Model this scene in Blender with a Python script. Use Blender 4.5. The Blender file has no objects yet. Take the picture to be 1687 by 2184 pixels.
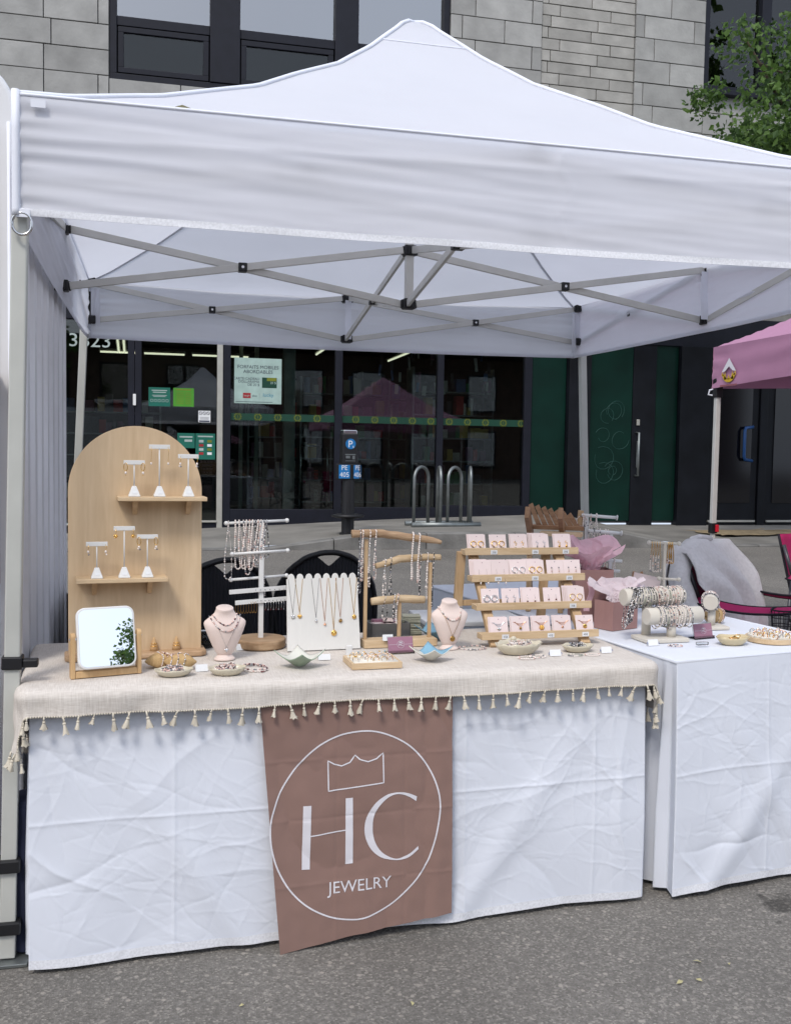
import bpy, math, random
import numpy as np
from mathutils import Vector, Matrix, noise
random.seed(7); RNG = np.random.default_rng(7)
R = math.radians
C = bpy.context.scene.collection
scene = bpy.context.scene

# ---------------------------------------------------------------- camera
YAW, PITCH, ROLL = 0.2383, 0.0602, 0.0169
fw = Vector((math.sin(YAW)*math.cos(PITCH), math.cos(YAW)*math.cos(PITCH), -math.sin(PITCH)))
rt = Vector((math.cos(YAW), -math.sin(YAW), 0)); up = rt.cross(fw)
r2 = math.cos(ROLL)*rt + math.sin(ROLL)*up; u2 = -math.sin(ROLL)*rt + math.cos(ROLL)*up
cd = bpy.data.cameras.new('camera'); cam = bpy.data.objects.new('camera', cd); C.objects.link(cam)
cam.matrix_world = Matrix(((r2.x, u2.x, -fw.x, 0), (r2.y, u2.y, -fw.y, 0), (r2.z, u2.z, -fw.z, 1.393), (0, 0, 0, 1)))
cd.sensor_fit = 'HORIZONTAL'; cd.sensor_width = 36; cd.lens = 36*2122.8/1687
cd.clip_start = .05; cd.clip_end = 500
scene.camera = cam

# ---------------------------------------------------------------- sky, sun, exposure
SUN_EL, SUN_AZ = R(50), R(212)          # azimuth clockwise from +Y: behind the viewer, to the left
w = bpy.data.worlds.new('World'); scene.world = w; w.use_nodes = True
nt = w.node_tree; nt.nodes.clear()
wo = nt.nodes.new('ShaderNodeOutputWorld'); bg = nt.nodes.new('ShaderNodeBackground'); sky = nt.nodes.new('ShaderNodeTexSky')
sky.sky_type = 'NISHITA'; sky.sun_disc = False; sky.sun_elevation = SUN_EL; sky.sun_rotation = SUN_AZ
sky.air_density = 1.0; sky.dust_density = 4.0; sky.ozone_density = 1.0; sky.altitude = 50
# thin bright cloud all over the sky: pulls the blue towards a milky white
tc = nt.nodes.new('ShaderNodeTexCoord'); cn = nt.nodes.new('ShaderNodeTexNoise'); cr = nt.nodes.new('ShaderNodeMapRange')
cn.inputs['Scale'].default_value = 2.2; cn.inputs['Detail'].default_value = 6
nt.links.new(tc.outputs['Generated'], cn.inputs['Vector']); nt.links.new(cn.outputs['Fac'], cr.inputs['Value'])
cr.inputs['From Min'].default_value = .35; cr.inputs['From Max'].default_value = .65
cr.inputs['To Min'].default_value = .55; cr.inputs['To Max'].default_value = .8
mx = nt.nodes.new('ShaderNodeMixRGB'); mx.inputs[2].default_value = (7.0, 7.8, 9.3, 1)
nt.links.new(cr.outputs['Result'], mx.inputs[0]); nt.links.new(sky.outputs['Color'], mx.inputs[1])
nt.links.new(mx.outputs['Color'], bg.inputs['Color']); bg.inputs['Strength'].default_value = .125
nt.links.new(bg.outputs['Background'], wo.inputs['Surface'])
sl = bpy.data.lights.new('sun', 'SUN'); sl.energy = 1.5; sl.angle = R(14); sl.color = (1, .95, .88)
so = bpy.data.objects.new('sun', sl); C.objects.link(so)
sd = Vector((math.sin(SUN_AZ)*math.cos(SUN_EL), math.cos(SUN_AZ)*math.cos(SUN_EL), math.sin(SUN_EL)))
so.rotation_euler = sd.to_track_quat('Z', 'Y').to_euler(); so.location = (-3, -4, 12)
scene.view_settings.view_transform = 'Standard'; scene.view_settings.look = 'None'
scene.view_settings.gamma = 1; scene.view_settings.use_curve_mapping = False
scene.view_settings.exposure = 0.36
scene.cycles.max_bounces = 6; scene.cycles.transparent_max_bounces = 8; scene.cycles.diffuse_bounces = 3; scene.cycles.glossy_bounces = 3

# ---------------------------------------------------------------- materials
def nodes(name):
    m = bpy.data.materials.new(name); m.use_nodes = True
    n = m.node_tree.nodes; b = n['Principled BSDF']
    return m, n, m.node_tree.links, b
def mat(name, col, rough=.6, metal=0, var=.12, scale=8, bump=0, bscale=60, spec=.4, stretch=(1, 1, 1), rnd=0, trans=0, sheen=0, coord='Object', detail=5, bdist=.01):
    m, n, l, b = nodes(name)
    b.inputs['Roughness'].default_value = rough; b.inputs['Metallic'].default_value = metal
    b.inputs['Specular IOR Level'].default_value = spec
    if sheen: b.inputs['Sheen Weight'].default_value = sheen
    t = n.new('ShaderNodeTexCoord'); mp = n.new('ShaderNodeMapping'); mp.inputs['Scale'].default_value = stretch
    if rnd:
        o_ = n.new('ShaderNodeObjectInfo'); m_ = n.new('ShaderNodeVectorMath'); m_.operation = 'MULTIPLY_ADD'; m_.inputs[1].default_value = (31, 17, 23)
        l.new(o_.outputs['Random'], m_.inputs[0]); l.new(t.outputs[coord], m_.inputs[2]); l.new(m_.outputs[0], mp.inputs['Vector'])
    else: l.new(t.outputs[coord], mp.inputs['Vector'])
    ns = n.new('ShaderNodeTexNoise'); ns.inputs['Scale'].default_value = scale; ns.inputs['Detail'].default_value = detail
    l.new(mp.outputs['Vector'], ns.inputs['Vector'])
    mr = n.new('ShaderNodeMapRange'); mr.inputs['From Min'].default_value = .3; mr.inputs['From Max'].default_value = .7
    mr.inputs['To Min'].default_value = 1-var; mr.inputs['To Max'].default_value = 1+var
    l.new(ns.outputs['Fac'], mr.inputs['Value'])
    v = mr.outputs['Result']
    if rnd:
        oi = n.new('ShaderNodeObjectInfo'); m2 = n.new('ShaderNodeMapRange'); m2.inputs['To Min'].default_value = 1-rnd; m2.inputs['To Max'].default_value = 1+rnd
        l.new(oi.outputs['Random'], m2.inputs['Value']); mu = n.new('ShaderNodeMath'); mu.operation = 'MULTIPLY'
        l.new(v, mu.inputs[0]); l.new(m2.outputs['Result'], mu.inputs[1]); v = mu.outputs['Value']
    vm = n.new('ShaderNodeVectorMath'); vm.operation = 'SCALE'; vm.inputs[0].default_value = col[:3]
    l.new(v, vm.inputs['Scale']); l.new(vm.outputs['Vector'], b.inputs['Base Color'])
    if bump:
        nb = n.new('ShaderNodeTexNoise'); nb.inputs['Scale'].default_value = bscale; nb.inputs['Detail'].default_value = 4
        l.new(mp.outputs['Vector'], nb.inputs['Vector'])
        bp = n.new('ShaderNodeBump'); bp.inputs['Strength'].default_value = bump; bp.inputs['Distance'].default_value = bdist
        l.new(nb.outputs['Fac'], bp.inputs['Height']); l.new(bp.outputs['Normal'], b.inputs['Normal'])
    if trans:
        tr = n.new('ShaderNodeBsdfTranslucent'); l.new(vm.outputs['Vector'], tr.inputs['Color'])
        ms = n.new('ShaderNodeMixShader'); ms.inputs[0].default_value = trans
        l.new(b.outputs[0], ms.inputs[1]); l.new(tr.outputs[0], ms.inputs[2]); l.new(ms.outputs[0], n['Material Output'].inputs['Surface'])
    return m
def wood(name, c1, c2, axis='X', scale=14, rough=.55, ring=7, rnd=.0):
    m, n, l, b = nodes(name); b.inputs['Roughness'].default_value = rough; b.inputs['Specular IOR Level'].default_value = .3
    t = n.new('ShaderNodeTexCoord'); mp = n.new('ShaderNodeMapping')
    mp.inputs['Scale'].default_value = {'X': (.12, 1, 1), 'Y': (1, .12, 1), 'Z': (1, 1, .12)}[axis]
    l.new(t.outputs['Object'], mp.inputs['Vector'])
    ns = n.new('ShaderNodeTexNoise'); ns.inputs['Scale'].default_value = scale*4; ns.inputs['Detail'].default_value = 6; ns.inputs['Distortion'].default_value = 1.2
    l.new(mp.outputs['Vector'], ns.inputs['Vector'])
    n2 = n.new('ShaderNodeTexNoise'); n2.inputs['Scale'].default_value = scale*22; l.new(mp.outputs['Vector'], n2.inputs['Vector'])
    ad = n.new('ShaderNodeMath'); ad.operation = 'MULTIPLY_ADD'; ad.inputs[1].default_value = .35; l.new(n2.outputs['Fac'], ad.inputs[0]); l.new(ns.outputs['Fac'], ad.inputs[2])
    rp = n.new('ShaderNodeValToRGB'); rp.color_ramp.elements[0].position = .42; rp.color_ramp.elements[1].position = .88
    rp.color_ramp.elements[0].color = (*c1, 1); rp.color_ramp.elements[1].color = (*c2, 1)
    l.new(ad.outputs['Value'], rp.inputs['Fac']); l.new(rp.outputs['Color'], b.inputs['Base Color'])
    bp = n.new('ShaderNodeBump'); bp.inputs['Strength'].default_value = .15; bp.inputs['Distance'].default_value = .002
    l.new(ad.outputs['Value'], bp.inputs['Height']); l.new(bp.outputs['Normal'], b.inputs['Normal'])
    return m
def weave(name, c1, c2, scale, rough=.85, bump=.3, trans=0, sheen=.0, big=.12):
    """cloth: two crossed thread patterns, slubs and a slow tone drift"""
    m, n, l, b = nodes(name); b.inputs['Roughness'].default_value = rough; b.inputs['Specular IOR Level'].default_value = .15
    if sheen: b.inputs['Sheen Weight'].default_value = sheen
    t = n.new('ShaderNodeTexCoord')
    hs = []
    for s in ((1, .06, .06), (.06, 1, 1)):
        mp = n.new('ShaderNodeMapping'); mp.inputs['Scale'].default_value = s; l.new(t.outputs['Object'], mp.inputs['Vector'])
        ns = n.new('ShaderNodeTexNoise'); ns.inputs['Scale'].default_value = scale; ns.inputs['Detail'].default_value = 3; l.new(mp.outputs['Vector'], ns.inputs['Vector']); hs.append(ns.outputs['Fac'])
    ad = n.new('ShaderNodeMath'); ad.operation = 'ADD'; l.new(hs[0], ad.inputs[0]); l.new(hs[1], ad.inputs[1])
    rp = n.new('ShaderNodeMapRange'); rp.inputs['From Min'].default_value = .7; rp.inputs['From Max'].default_value = 1.3; l.new(ad.outputs[0], rp.inputs['Value'])
    mc = n.new('ShaderNodeMixRGB'); mc.inputs[1].default_value = (*c1, 1); mc.inputs[2].default_value = (*c2, 1); l.new(rp.outputs[0], mc.inputs[0])
    nb = n.new('ShaderNodeTexNoise'); nb.inputs['Scale'].default_value = 5; l.new(t.outputs['Object'], nb.inputs['Vector'])
    mr = n.new('ShaderNodeMapRange'); mr.inputs['To Min'].default_value = 1-big; mr.inputs['To Max'].default_value = 1+big; l.new(nb.outputs['Fac'], mr.inputs['Value'])
    vm = n.new('ShaderNodeVectorMath'); vm.operation = 'SCALE'; l.new(mc.outputs[0], vm.inputs[0]); l.new(mr.outputs[0], vm.inputs['Scale'])
    l.new(vm.outputs[0], b.inputs['Base Color'])
    bp = n.new('ShaderNodeBump'); bp.inputs['Strength'].default_value = bump; bp.inputs['Distance'].default_value = .0015
    l.new(ad.outputs[0], bp.inputs['Height']); l.new(bp.outputs[0], b.inputs['Normal'])
    if trans:
        tr = n.new('ShaderNodeBsdfTranslucent'); l.new(vm.outputs[0], tr.inputs['Color'])
        ms = n.new('ShaderNodeMixShader'); ms.inputs[0].default_value = trans
        l.new(b.outputs[0], ms.inputs[1]); l.new(tr.outputs[0], ms.inputs[2]); l.new(ms.outputs[0], n['Material Output'].inputs['Surface'])
    return m
def glass(name, tint=(.75, .8, .78), ior=1.75, rough=.01, wob=.0):
    m, n, l, b = nodes(name); n.remove(b)
    tr = n.new('ShaderNodeBsdfTransparent'); tr.inputs['Color'].default_value = (*tint, 1)
    gl = n.new('ShaderNodeBsdfGlossy'); gl.inputs['Roughness'].default_value = rough
    fr = n.new('ShaderNodeFresnel'); fr.inputs['IOR'].default_value = ior
    ms = n.new('ShaderNodeMixShader'); l.new(fr.outputs[0], ms.inputs[0]); l.new(tr.outputs[0], ms.inputs[1]); l.new(gl.outputs[0], ms.inputs[2])
    l.new(ms.outputs[0], n['Material Output'].inputs['Surface'])
    if wob:
        t = n.new('ShaderNodeTexCoord'); ns = n.new('ShaderNodeTexNoise'); ns.inputs['Scale'].default_value = 2.5; l.new(t.outputs['Object'], ns.inputs['Vector'])
        bp = n.new('ShaderNodeBump'); bp.inputs['Strength'].default_value = wob; bp.inputs['Distance'].default_value = .02
        l.new(ns.outputs['Fac'], bp.inputs['Height']); l.new(bp.outputs[0], gl.inputs['Normal'])
    return m
def emit(name, col, s):
    m, n, l, b = nodes(name); b.inputs['Emission Color'].default_value = (*col, 1); b.inputs['Emission Strength'].default_value = s
    b.inputs['Base Color'].default_value = (*col, 1); m.cycles.emission_sampling = 'NONE'; return m
ORD = 'first second third fourth fifth sixth seventh eighth ninth tenth eleventh twelfth thirteenth fourteenth fifteenth sixteenth seventeenth eighteenth nineteenth'.split()

def asphalt():
    m, n, l, b = nodes('asphalt'); b.inputs['Roughness'].default_value = .9; b.inputs['Specular IOR Level'].default_value = .25
    t = n.new('ShaderNodeTexCoord'); mp = n.new('ShaderNodeMapping'); l.new(t.outputs['Object'], mp.inputs['Vector'])
    v = n.new('ShaderNodeTexVoronoi'); v.inputs['Scale'].default_value = 165; l.new(mp.outputs[0], v.inputs['Vector'])
    v2 = n.new('ShaderNodeTexVoronoi'); v2.inputs['Scale'].default_value = 62; l.new(mp.outputs[0], v2.inputs['Vector'])
    sx = n.new('ShaderNodeSeparateColor'); l.new(v.outputs['Color'], sx.inputs[0])
    rp = n.new('ShaderNodeValToRGB'); e = rp.color_ramp.elements
    e[0].position = 0; e[0].color = (.118, .110, .099, 1); e[1].position = 1; e[1].color = (.265, .246, .220, 1)
    k = e.new(.45); k.color = (.150, .140, .127, 1); k = e.new(.8); k.color = (.180, .168, .153, 1)
    l.new(sx.outputs[0], rp.inputs['Fac'])
    s2 = n.new('ShaderNodeSeparateColor'); l.new(v2.outputs['Color'], s2.inputs[0])
    r2_ = n.new('ShaderNodeMapRange'); r2_.inputs['From Min'].default_value = .86; r2_.inputs['From Max'].default_value = .96; l.new(s2.outputs[1], r2_.inputs['Value'])
    d2 = n.new('ShaderNodeMapRange'); d2.inputs['From Min'].default_value = .5; d2.inputs['From Max'].default_value = .3; l.new(v2.outputs['Distance'], d2.inputs['Value'])
    mm = n.new('ShaderNodeMath'); mm.operation = 'MULTIPLY'; l.new(r2_.outputs[0], mm.inputs[0]); l.new(d2.outputs[0], mm.inputs[1])
    mx1 = n.new('ShaderNodeMixRGB'); mx1.inputs[2].default_value = (.29, .265, .235, 1); l.new(mm.outputs[0], mx1.inputs[0]); l.new(rp.outputs[0], mx1.inputs[1])
    ns = n.new('ShaderNodeTexNoise'); ns.inputs['Scale'].default_value = 1.1; ns.inputs['Detail'].default_value = 8; l.new(mp.outputs[0], ns.inputs['Vector'])
    mr = n.new('ShaderNodeMapRange'); mr.inputs['From Min'].default_value = .3; mr.inputs['From Max'].default_value = .7; mr.inputs['To Min'].default_value = .82; mr.inputs['To Max'].default_value = 1.16; l.new(ns.outputs[0], mr.inputs['Value'])
    vm = n.new('ShaderNodeVectorMath'); vm.operation = 'SCALE'; l.new(mx1.outputs[0], vm.inputs[0]); l.new(mr.outputs[0], vm.inputs['Scale'])
    # an oil stain with a ragged outline
    gm = n.new('ShaderNodeVectorMath'); gm.operation = 'DISTANCE'; gm.inputs[1].default_value = (1.90, 2.66, 0)
    nd = n.new('ShaderNodeTexNoise'); nd.inputs['Scale'].default_value = 14; nd.inputs['Detail'].default_value = 5; l.new(mp.outputs[0], nd.inputs['Vector'])
    sc = n.new('ShaderNodeMapping'); sc.inputs['Scale'].default_value = (1, 1, 1); l.new(mp.outputs[0], sc.inputs['Vector']); l.new(sc.outputs[0], gm.inputs[0])
    av = n.new('ShaderNodeMath'); av.operation = 'MULTIPLY_ADD'; av.inputs[1].default_value = .34; l.new(nd.outputs[0], av.inputs[0]); l.new(gm.outputs['Value'], av.inputs[2])
    ms = n.new('ShaderNodeMapRange'); ms.inputs['From Min'].default_value = .2; ms.inputs['From Max'].default_value = .245; ms.inputs['To Min'].default_value = .45; ms.inputs['To Max'].default_value = 1; l.new(av.outputs[0], ms.inputs['Value'])
    v3 = n.new('ShaderNodeVectorMath'); v3.operation = 'SCALE'; l.new(vm.outputs[0], v3.inputs[0]); l.new(ms.outputs[0], v3.inputs['Scale'])
    l.new(v3.outputs[0], b.inputs['Base Color'])
    bp = n.new('ShaderNodeBump'); bp.inputs['Strength'].default_value = .5; bp.inputs['Distance'].default_value = .004
    l.new(v.outputs['Distance'], bp.inputs['Height']); l.new(bp.outputs[0], b.inputs['Normal'])
    return m
def fabric(name, col, trans=.25, rough=.75, bump=.15, bscale=900, spec=.25, sheen=0, var=.02):
    return mat(name, col, rough=rough, var=var, scale=3, bump=bump, bscale=bscale, spec=spec, trans=trans, sheen=sheen, bdist=.0008)

M = {}
M['asphalt'] = asphalt()
M['concrete'] = mat('concrete', (.2, .19, .172), .9, var=.3, scale=1.6, bump=.4, bscale=60, detail=9)
M['kerb'] = mat('kerb_stone', (.17, .165, .155), .9, var=.3, scale=4, bump=.5, bscale=50, rnd=.12)
M['mortar'] = mat('mortar', (.27, .265, .25), .95, var=.15, bump=.3)
M['stone'] = mat('limestone', (.315, .313, .30), .85, var=.17, scale=3.2, bump=.35, bscale=22, rnd=.13, detail=10)
M['brick'] = mat('long_brick', (.345, .335, .31), .85, var=.16, scale=4, bump=.35, bscale=30, rnd=.12, detail=8)
M['frame'] = mat('dark_aluminium', (.009, .010, .017), .5, var=.15, spec=.25)
M['alu'] = mat('pale_aluminium', (.42, .41, .37), .45, metal=.3, var=.08)
M['glass'] = glass('shop_glass', (.66, .72, .70), 1.72, .01, .012)
M['glass2'] = glass('window_glass', (.7, .78, .78), 4.6, .008, .02)
M['glass3'] = glass('vent_glass', (.4, .45, .45), 1.6, .008, .02)
M['blind'] = mat('window_blind', (.60, .68, .68), .8, var=.1, scale=1.5)
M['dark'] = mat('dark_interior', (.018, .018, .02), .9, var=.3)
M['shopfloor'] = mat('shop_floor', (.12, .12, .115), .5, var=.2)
M['column'] = mat('painted_column', (.34, .38, .35), .6)
M['greenpanel'] = mat('green_panel', (.002, .020, .014), .4, var=.25, scale=2, spec=.2)
M['blackpanel'] = mat('black_door', (.006, .007, .010), .5, var=.4, scale=3, spec=.2)
M['steel'] = mat('galvanised_steel', (.24, .26, .26), .45, metal=.8, var=.2, bump=.1)
M['chrome'] = mat('chrome', (.6, .6, .6), .18, metal=1, var=.05)
M['gold'] = mat('gold', (.83, .52, .16), .22, metal=1, var=.08, scale=60)
M['rosegold'] = mat('rose_gold', (.78, .45, .30), .25, metal=1, var=.08)
M['silver'] = mat('silver', (.72, .72, .72), .2, metal=1, var=.08)
M['darkgold'] = mat('aged_gold', (.42, .25, .08), .3, metal=1, var=.2, scale=60)
M['pearl'] = mat('pearl', (.78, .70, .65), .22, var=.06, spec=.7)
M['pinkpearl'] = mat('pink_pearl', (.66, .45, .40), .25, var=.1, spec=.7)
M['greypearl'] = mat('grey_bead', (.2, .2, .22), .25, var=.3, spec=.7, scale=60)
M['blackbead'] = mat('black_bead', (.015, .015, .018), .2, spec=.7)
M['redbead'] = mat('garnet_bead', (.10, .008, .015), .2, spec=.7)
M['greenbead'] = mat('sage_bead', (.25, .28, .22), .3, spec=.6)
M['clear'] = glass('clear_plastic', (.86, .88, .88), 1.45, .08)
M['canopy'] = mat('white_polyester', (.83, .84, .90), .7, var=.015, scale=3, bump=.1, bscale=700, spec=.3, trans=.42, bdist=.0006)
M['trim'] = mat('white_trim', (.75, .77, .84), .65, var=.04)
M['webbing'] = mat('hem_stitching', (.74, .75, .79), .8, var=.12, scale=160)
M['pole'] = mat('powder_coated_pole', (.50, .505, .47), .45, metal=.1, var=.06)
M['bar'] = mat('truss_bar', (.60, .59, .56), .42, metal=.1, var=.06)
M['blackplastic'] = mat('black_plastic', (.012, .012, .014), .45, var=.1)
M['kiosk'] = mat('white_enamel', (.70, .70, .71), .35, var=.06, scale=2)
M['ribs'] = mat('grey_corrugated', (.84, .84, .87), .4, metal=.1, var=.08, scale=2)
M['brownwood'] = wood('brown_wood', (.20, .085, .035), (.33, .16, .07), 'Z')
M['skirt'] = mat('white_tablecloth', (.74, .77, .845), .8, var=.03, scale=4, bump=.12, bscale=500, spec=.2, trans=.06, bdist=.0006)
M['linen'] = weave('natural_linen', (.51, .462, .415), (.69, .645, .595), 420, .9, .35, big=.08)
M['tassel'] = mat('cotton_tassel', (.56, .51, .42), .9, var=.15, scale=80, bump=.5, bscale=400, stretch=(1, 1, .1), bdist=.001)
M['banner'] = mat('rose_brown_satin', (.255, .158, .132), .30, var=.05, scale=4, bump=.08, bscale=900, spec=.4, sheen=.25, bdist=.0005)
M['print'] = mat('white_print', (.70, .68, .72), .6, var=.02)
M['ply'] = wood('birch_ply', (.55, .40, .25), (.67, .51, .335), 'Z', 5)
M['plyedge'] = wood('ply_edge', (.36, .23, .13), (.55, .38, .24), 'X', 20)
M['pine'] = wood('pine', (.52, .37, .215), (.67, .51, .33), 'X', 8)
M['pinez'] = wood('pine_upright', (.44, .29, .16), (.60, .43, .26), 'Z', 8)
M['bamboo'] = wood('bamboo', (.50, .31, .15), (.62, .42, .22), 'Z', 10)
M['olive'] = wood('acacia_round', (.26, .155, .08), (.45, .31, .19), 'X', 6)
M['drift'] = wood('driftwood', (.23, .135, .075), (.47, .33, .21), 'X', 9, .8)
M['driftpale'] = wood('pale_driftwood', (.36, .24, .13), (.60, .47, .31), 'X', 9, .8)
M['cedar'] = wood('cedar', (.26, .14, .075), (.40, .235, .135), 'X', 9)
M['white'] = mat('white_enamel_metal', (.72, .72, .71), .4, var=.03)
M['whitewash'] = mat('whitewashed_board', (.70, .69, .66), .7, var=.08, scale=6, bump=.2, bscale=40, stretch=(1, 1, .2))
M['mirror'] = mat('mirror_glass', (.93, .94, .95), .0, metal=1, var=0)
M['velvetpink'] = mat('blush_velvet', (.72, .595, .54), .9, var=.05, sheen=.3, bump=.1, bscale=400)
M['velvetcream'] = mat('cream_velvet', (.60, .56, .49), .9, var=.05, sheen=.3, bump=.1, bscale=400)
M['cardpink'] = mat('blush_card', (.74, .62, .605), .75, var=.02, rnd=.05)
M['rosebox'] = mat('dusty_rose_paper', (.36, .205, .19), .65, var=.05)
M['rosecard'] = mat('mauve_card', (.34, .17, .235), .45, var=.05)
M['tissue'] = mat('pink_tissue', (.84, .56, .63), .7, var=.06, trans=.35, scale=20)
M['tissuewhite'] = mat('white_tissue', (.84, .74, .77), .7, var=.08, trans=.35, scale=20)
M['paper'] = mat('white_paper', (.74, .75, .76), .8, var=.03)
M['ink'] = mat('ink', (.03, .035, .06), .7)
M['blueink'] = mat('blue_ink', (.06, .10, .28), .7)
M['cream'] = mat('cream_ceramic', (.58, .53, .41), .3, var=.06, scale=12, spec=.6)
M['creamgold'] = mat('honey_ceramic', (.60, .50, .31), .25, var=.1, spec=.6)
M['celadon'] = mat('celadon_glaze', (.27, .35, .25), .25, var=.2, scale=14, spec=.6)
M['glazewhite'] = mat('white_glaze', (.66, .65, .58), .25, var=.05, spec=.6)
M['glazeblue'] = mat('blue_glaze', (.22, .42, .55), .25, var=.12, spec=.6)
M['foam'] = mat('ring_foam', (.74, .70, .62), .9, var=.08, scale=60)
M['burlap'] = weave('straw_burlap', (.42, .27, .12), (.60, .42, .22), 700, .9, .5)
M['basket'] = mat('grey_plastic_basket', (.15, .15, .15), .5)
M['chairblack'] = mat('black_mesh_fabric', (.012, .013, .018), .7, var=.2, bump=.0)
M['chairframe'] = mat('black_tube', (.010, .010, .012), .35)
M['navy'] = mat('navy_canvas', (.010, .013, .035), .85, var=.2)
M['magenta'] = mat('magenta_canvas', (.38, .012, .10), .8, var=.1, bump=.2, bscale=500)
M['chairtrim'] = mat('black_binding', (.012, .010, .016), .8)
M['chairtube'] = mat('dark_grey_tube', (.09, .09, .10), .4, metal=.5)
M['knit'] = mat('grey_knit', (.60, .57, .565), .95, var=.08, scale=60, bump=.6, bscale=260, sheen=.3, bdist=.003)
M['purple'] = mat('pink_canopy', (.47, .235, .36), .75, var=.03, trans=.15, bump=.1, bscale=500)
M['purplein'] = mat('grey_lining', (.20, .17, .20), .8)
M['red'] = mat('red_plastic', (.62, .012, .03), .4)
M['blue'] = mat('sign_blue', (.01, .16, .42), .45)
M['bluegrip'] = mat('blue_grip', (.015, .07, .22), .4)
M['lettering'] = mat('frosted_lettering', (.36, .42, .40), .6)
M['posterpaper'] = mat('poster_paper', (.34, .46, .42), .7)
M['yellow'] = mat('yellow_print', (.15, .17, .012), .6)
M['green'] = mat('green_film', (.003, .042, .024), .5)
M['lime'] = mat('lime_print', (.06, .26, .02), .6)
M['teal'] = mat('teal_print', (.005, .12, .085), .6)
M['crimson'] = mat('crimson_print', (.30, .015, .02), .6)
M['tube'] = emit('fluorescent_tube', (1, .93, .72), 1.3)
M['leaf'] = mat('leaf', (.10, .175, .04), .55, var=.35, scale=3, rnd=.1, trans=.45, spec=.35)
M['leaf2'] = mat('leaf_deep', (.055, .105, .03), .55, var=.35, scale=3, trans=.4, spec=.35)
M['bark'] = mat('bark', (.085, .065, .045), .95, var=.35, scale=14, bump=.8, bscale=30, stretch=(1, 1, .25))
M['fallen'] = mat('fallen_leaf', (.42, .38, .20), .7, var=.2)
M['cardboard'] = mat('brown_tarp', (.26, .20, .12), .9, var=.25)

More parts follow.
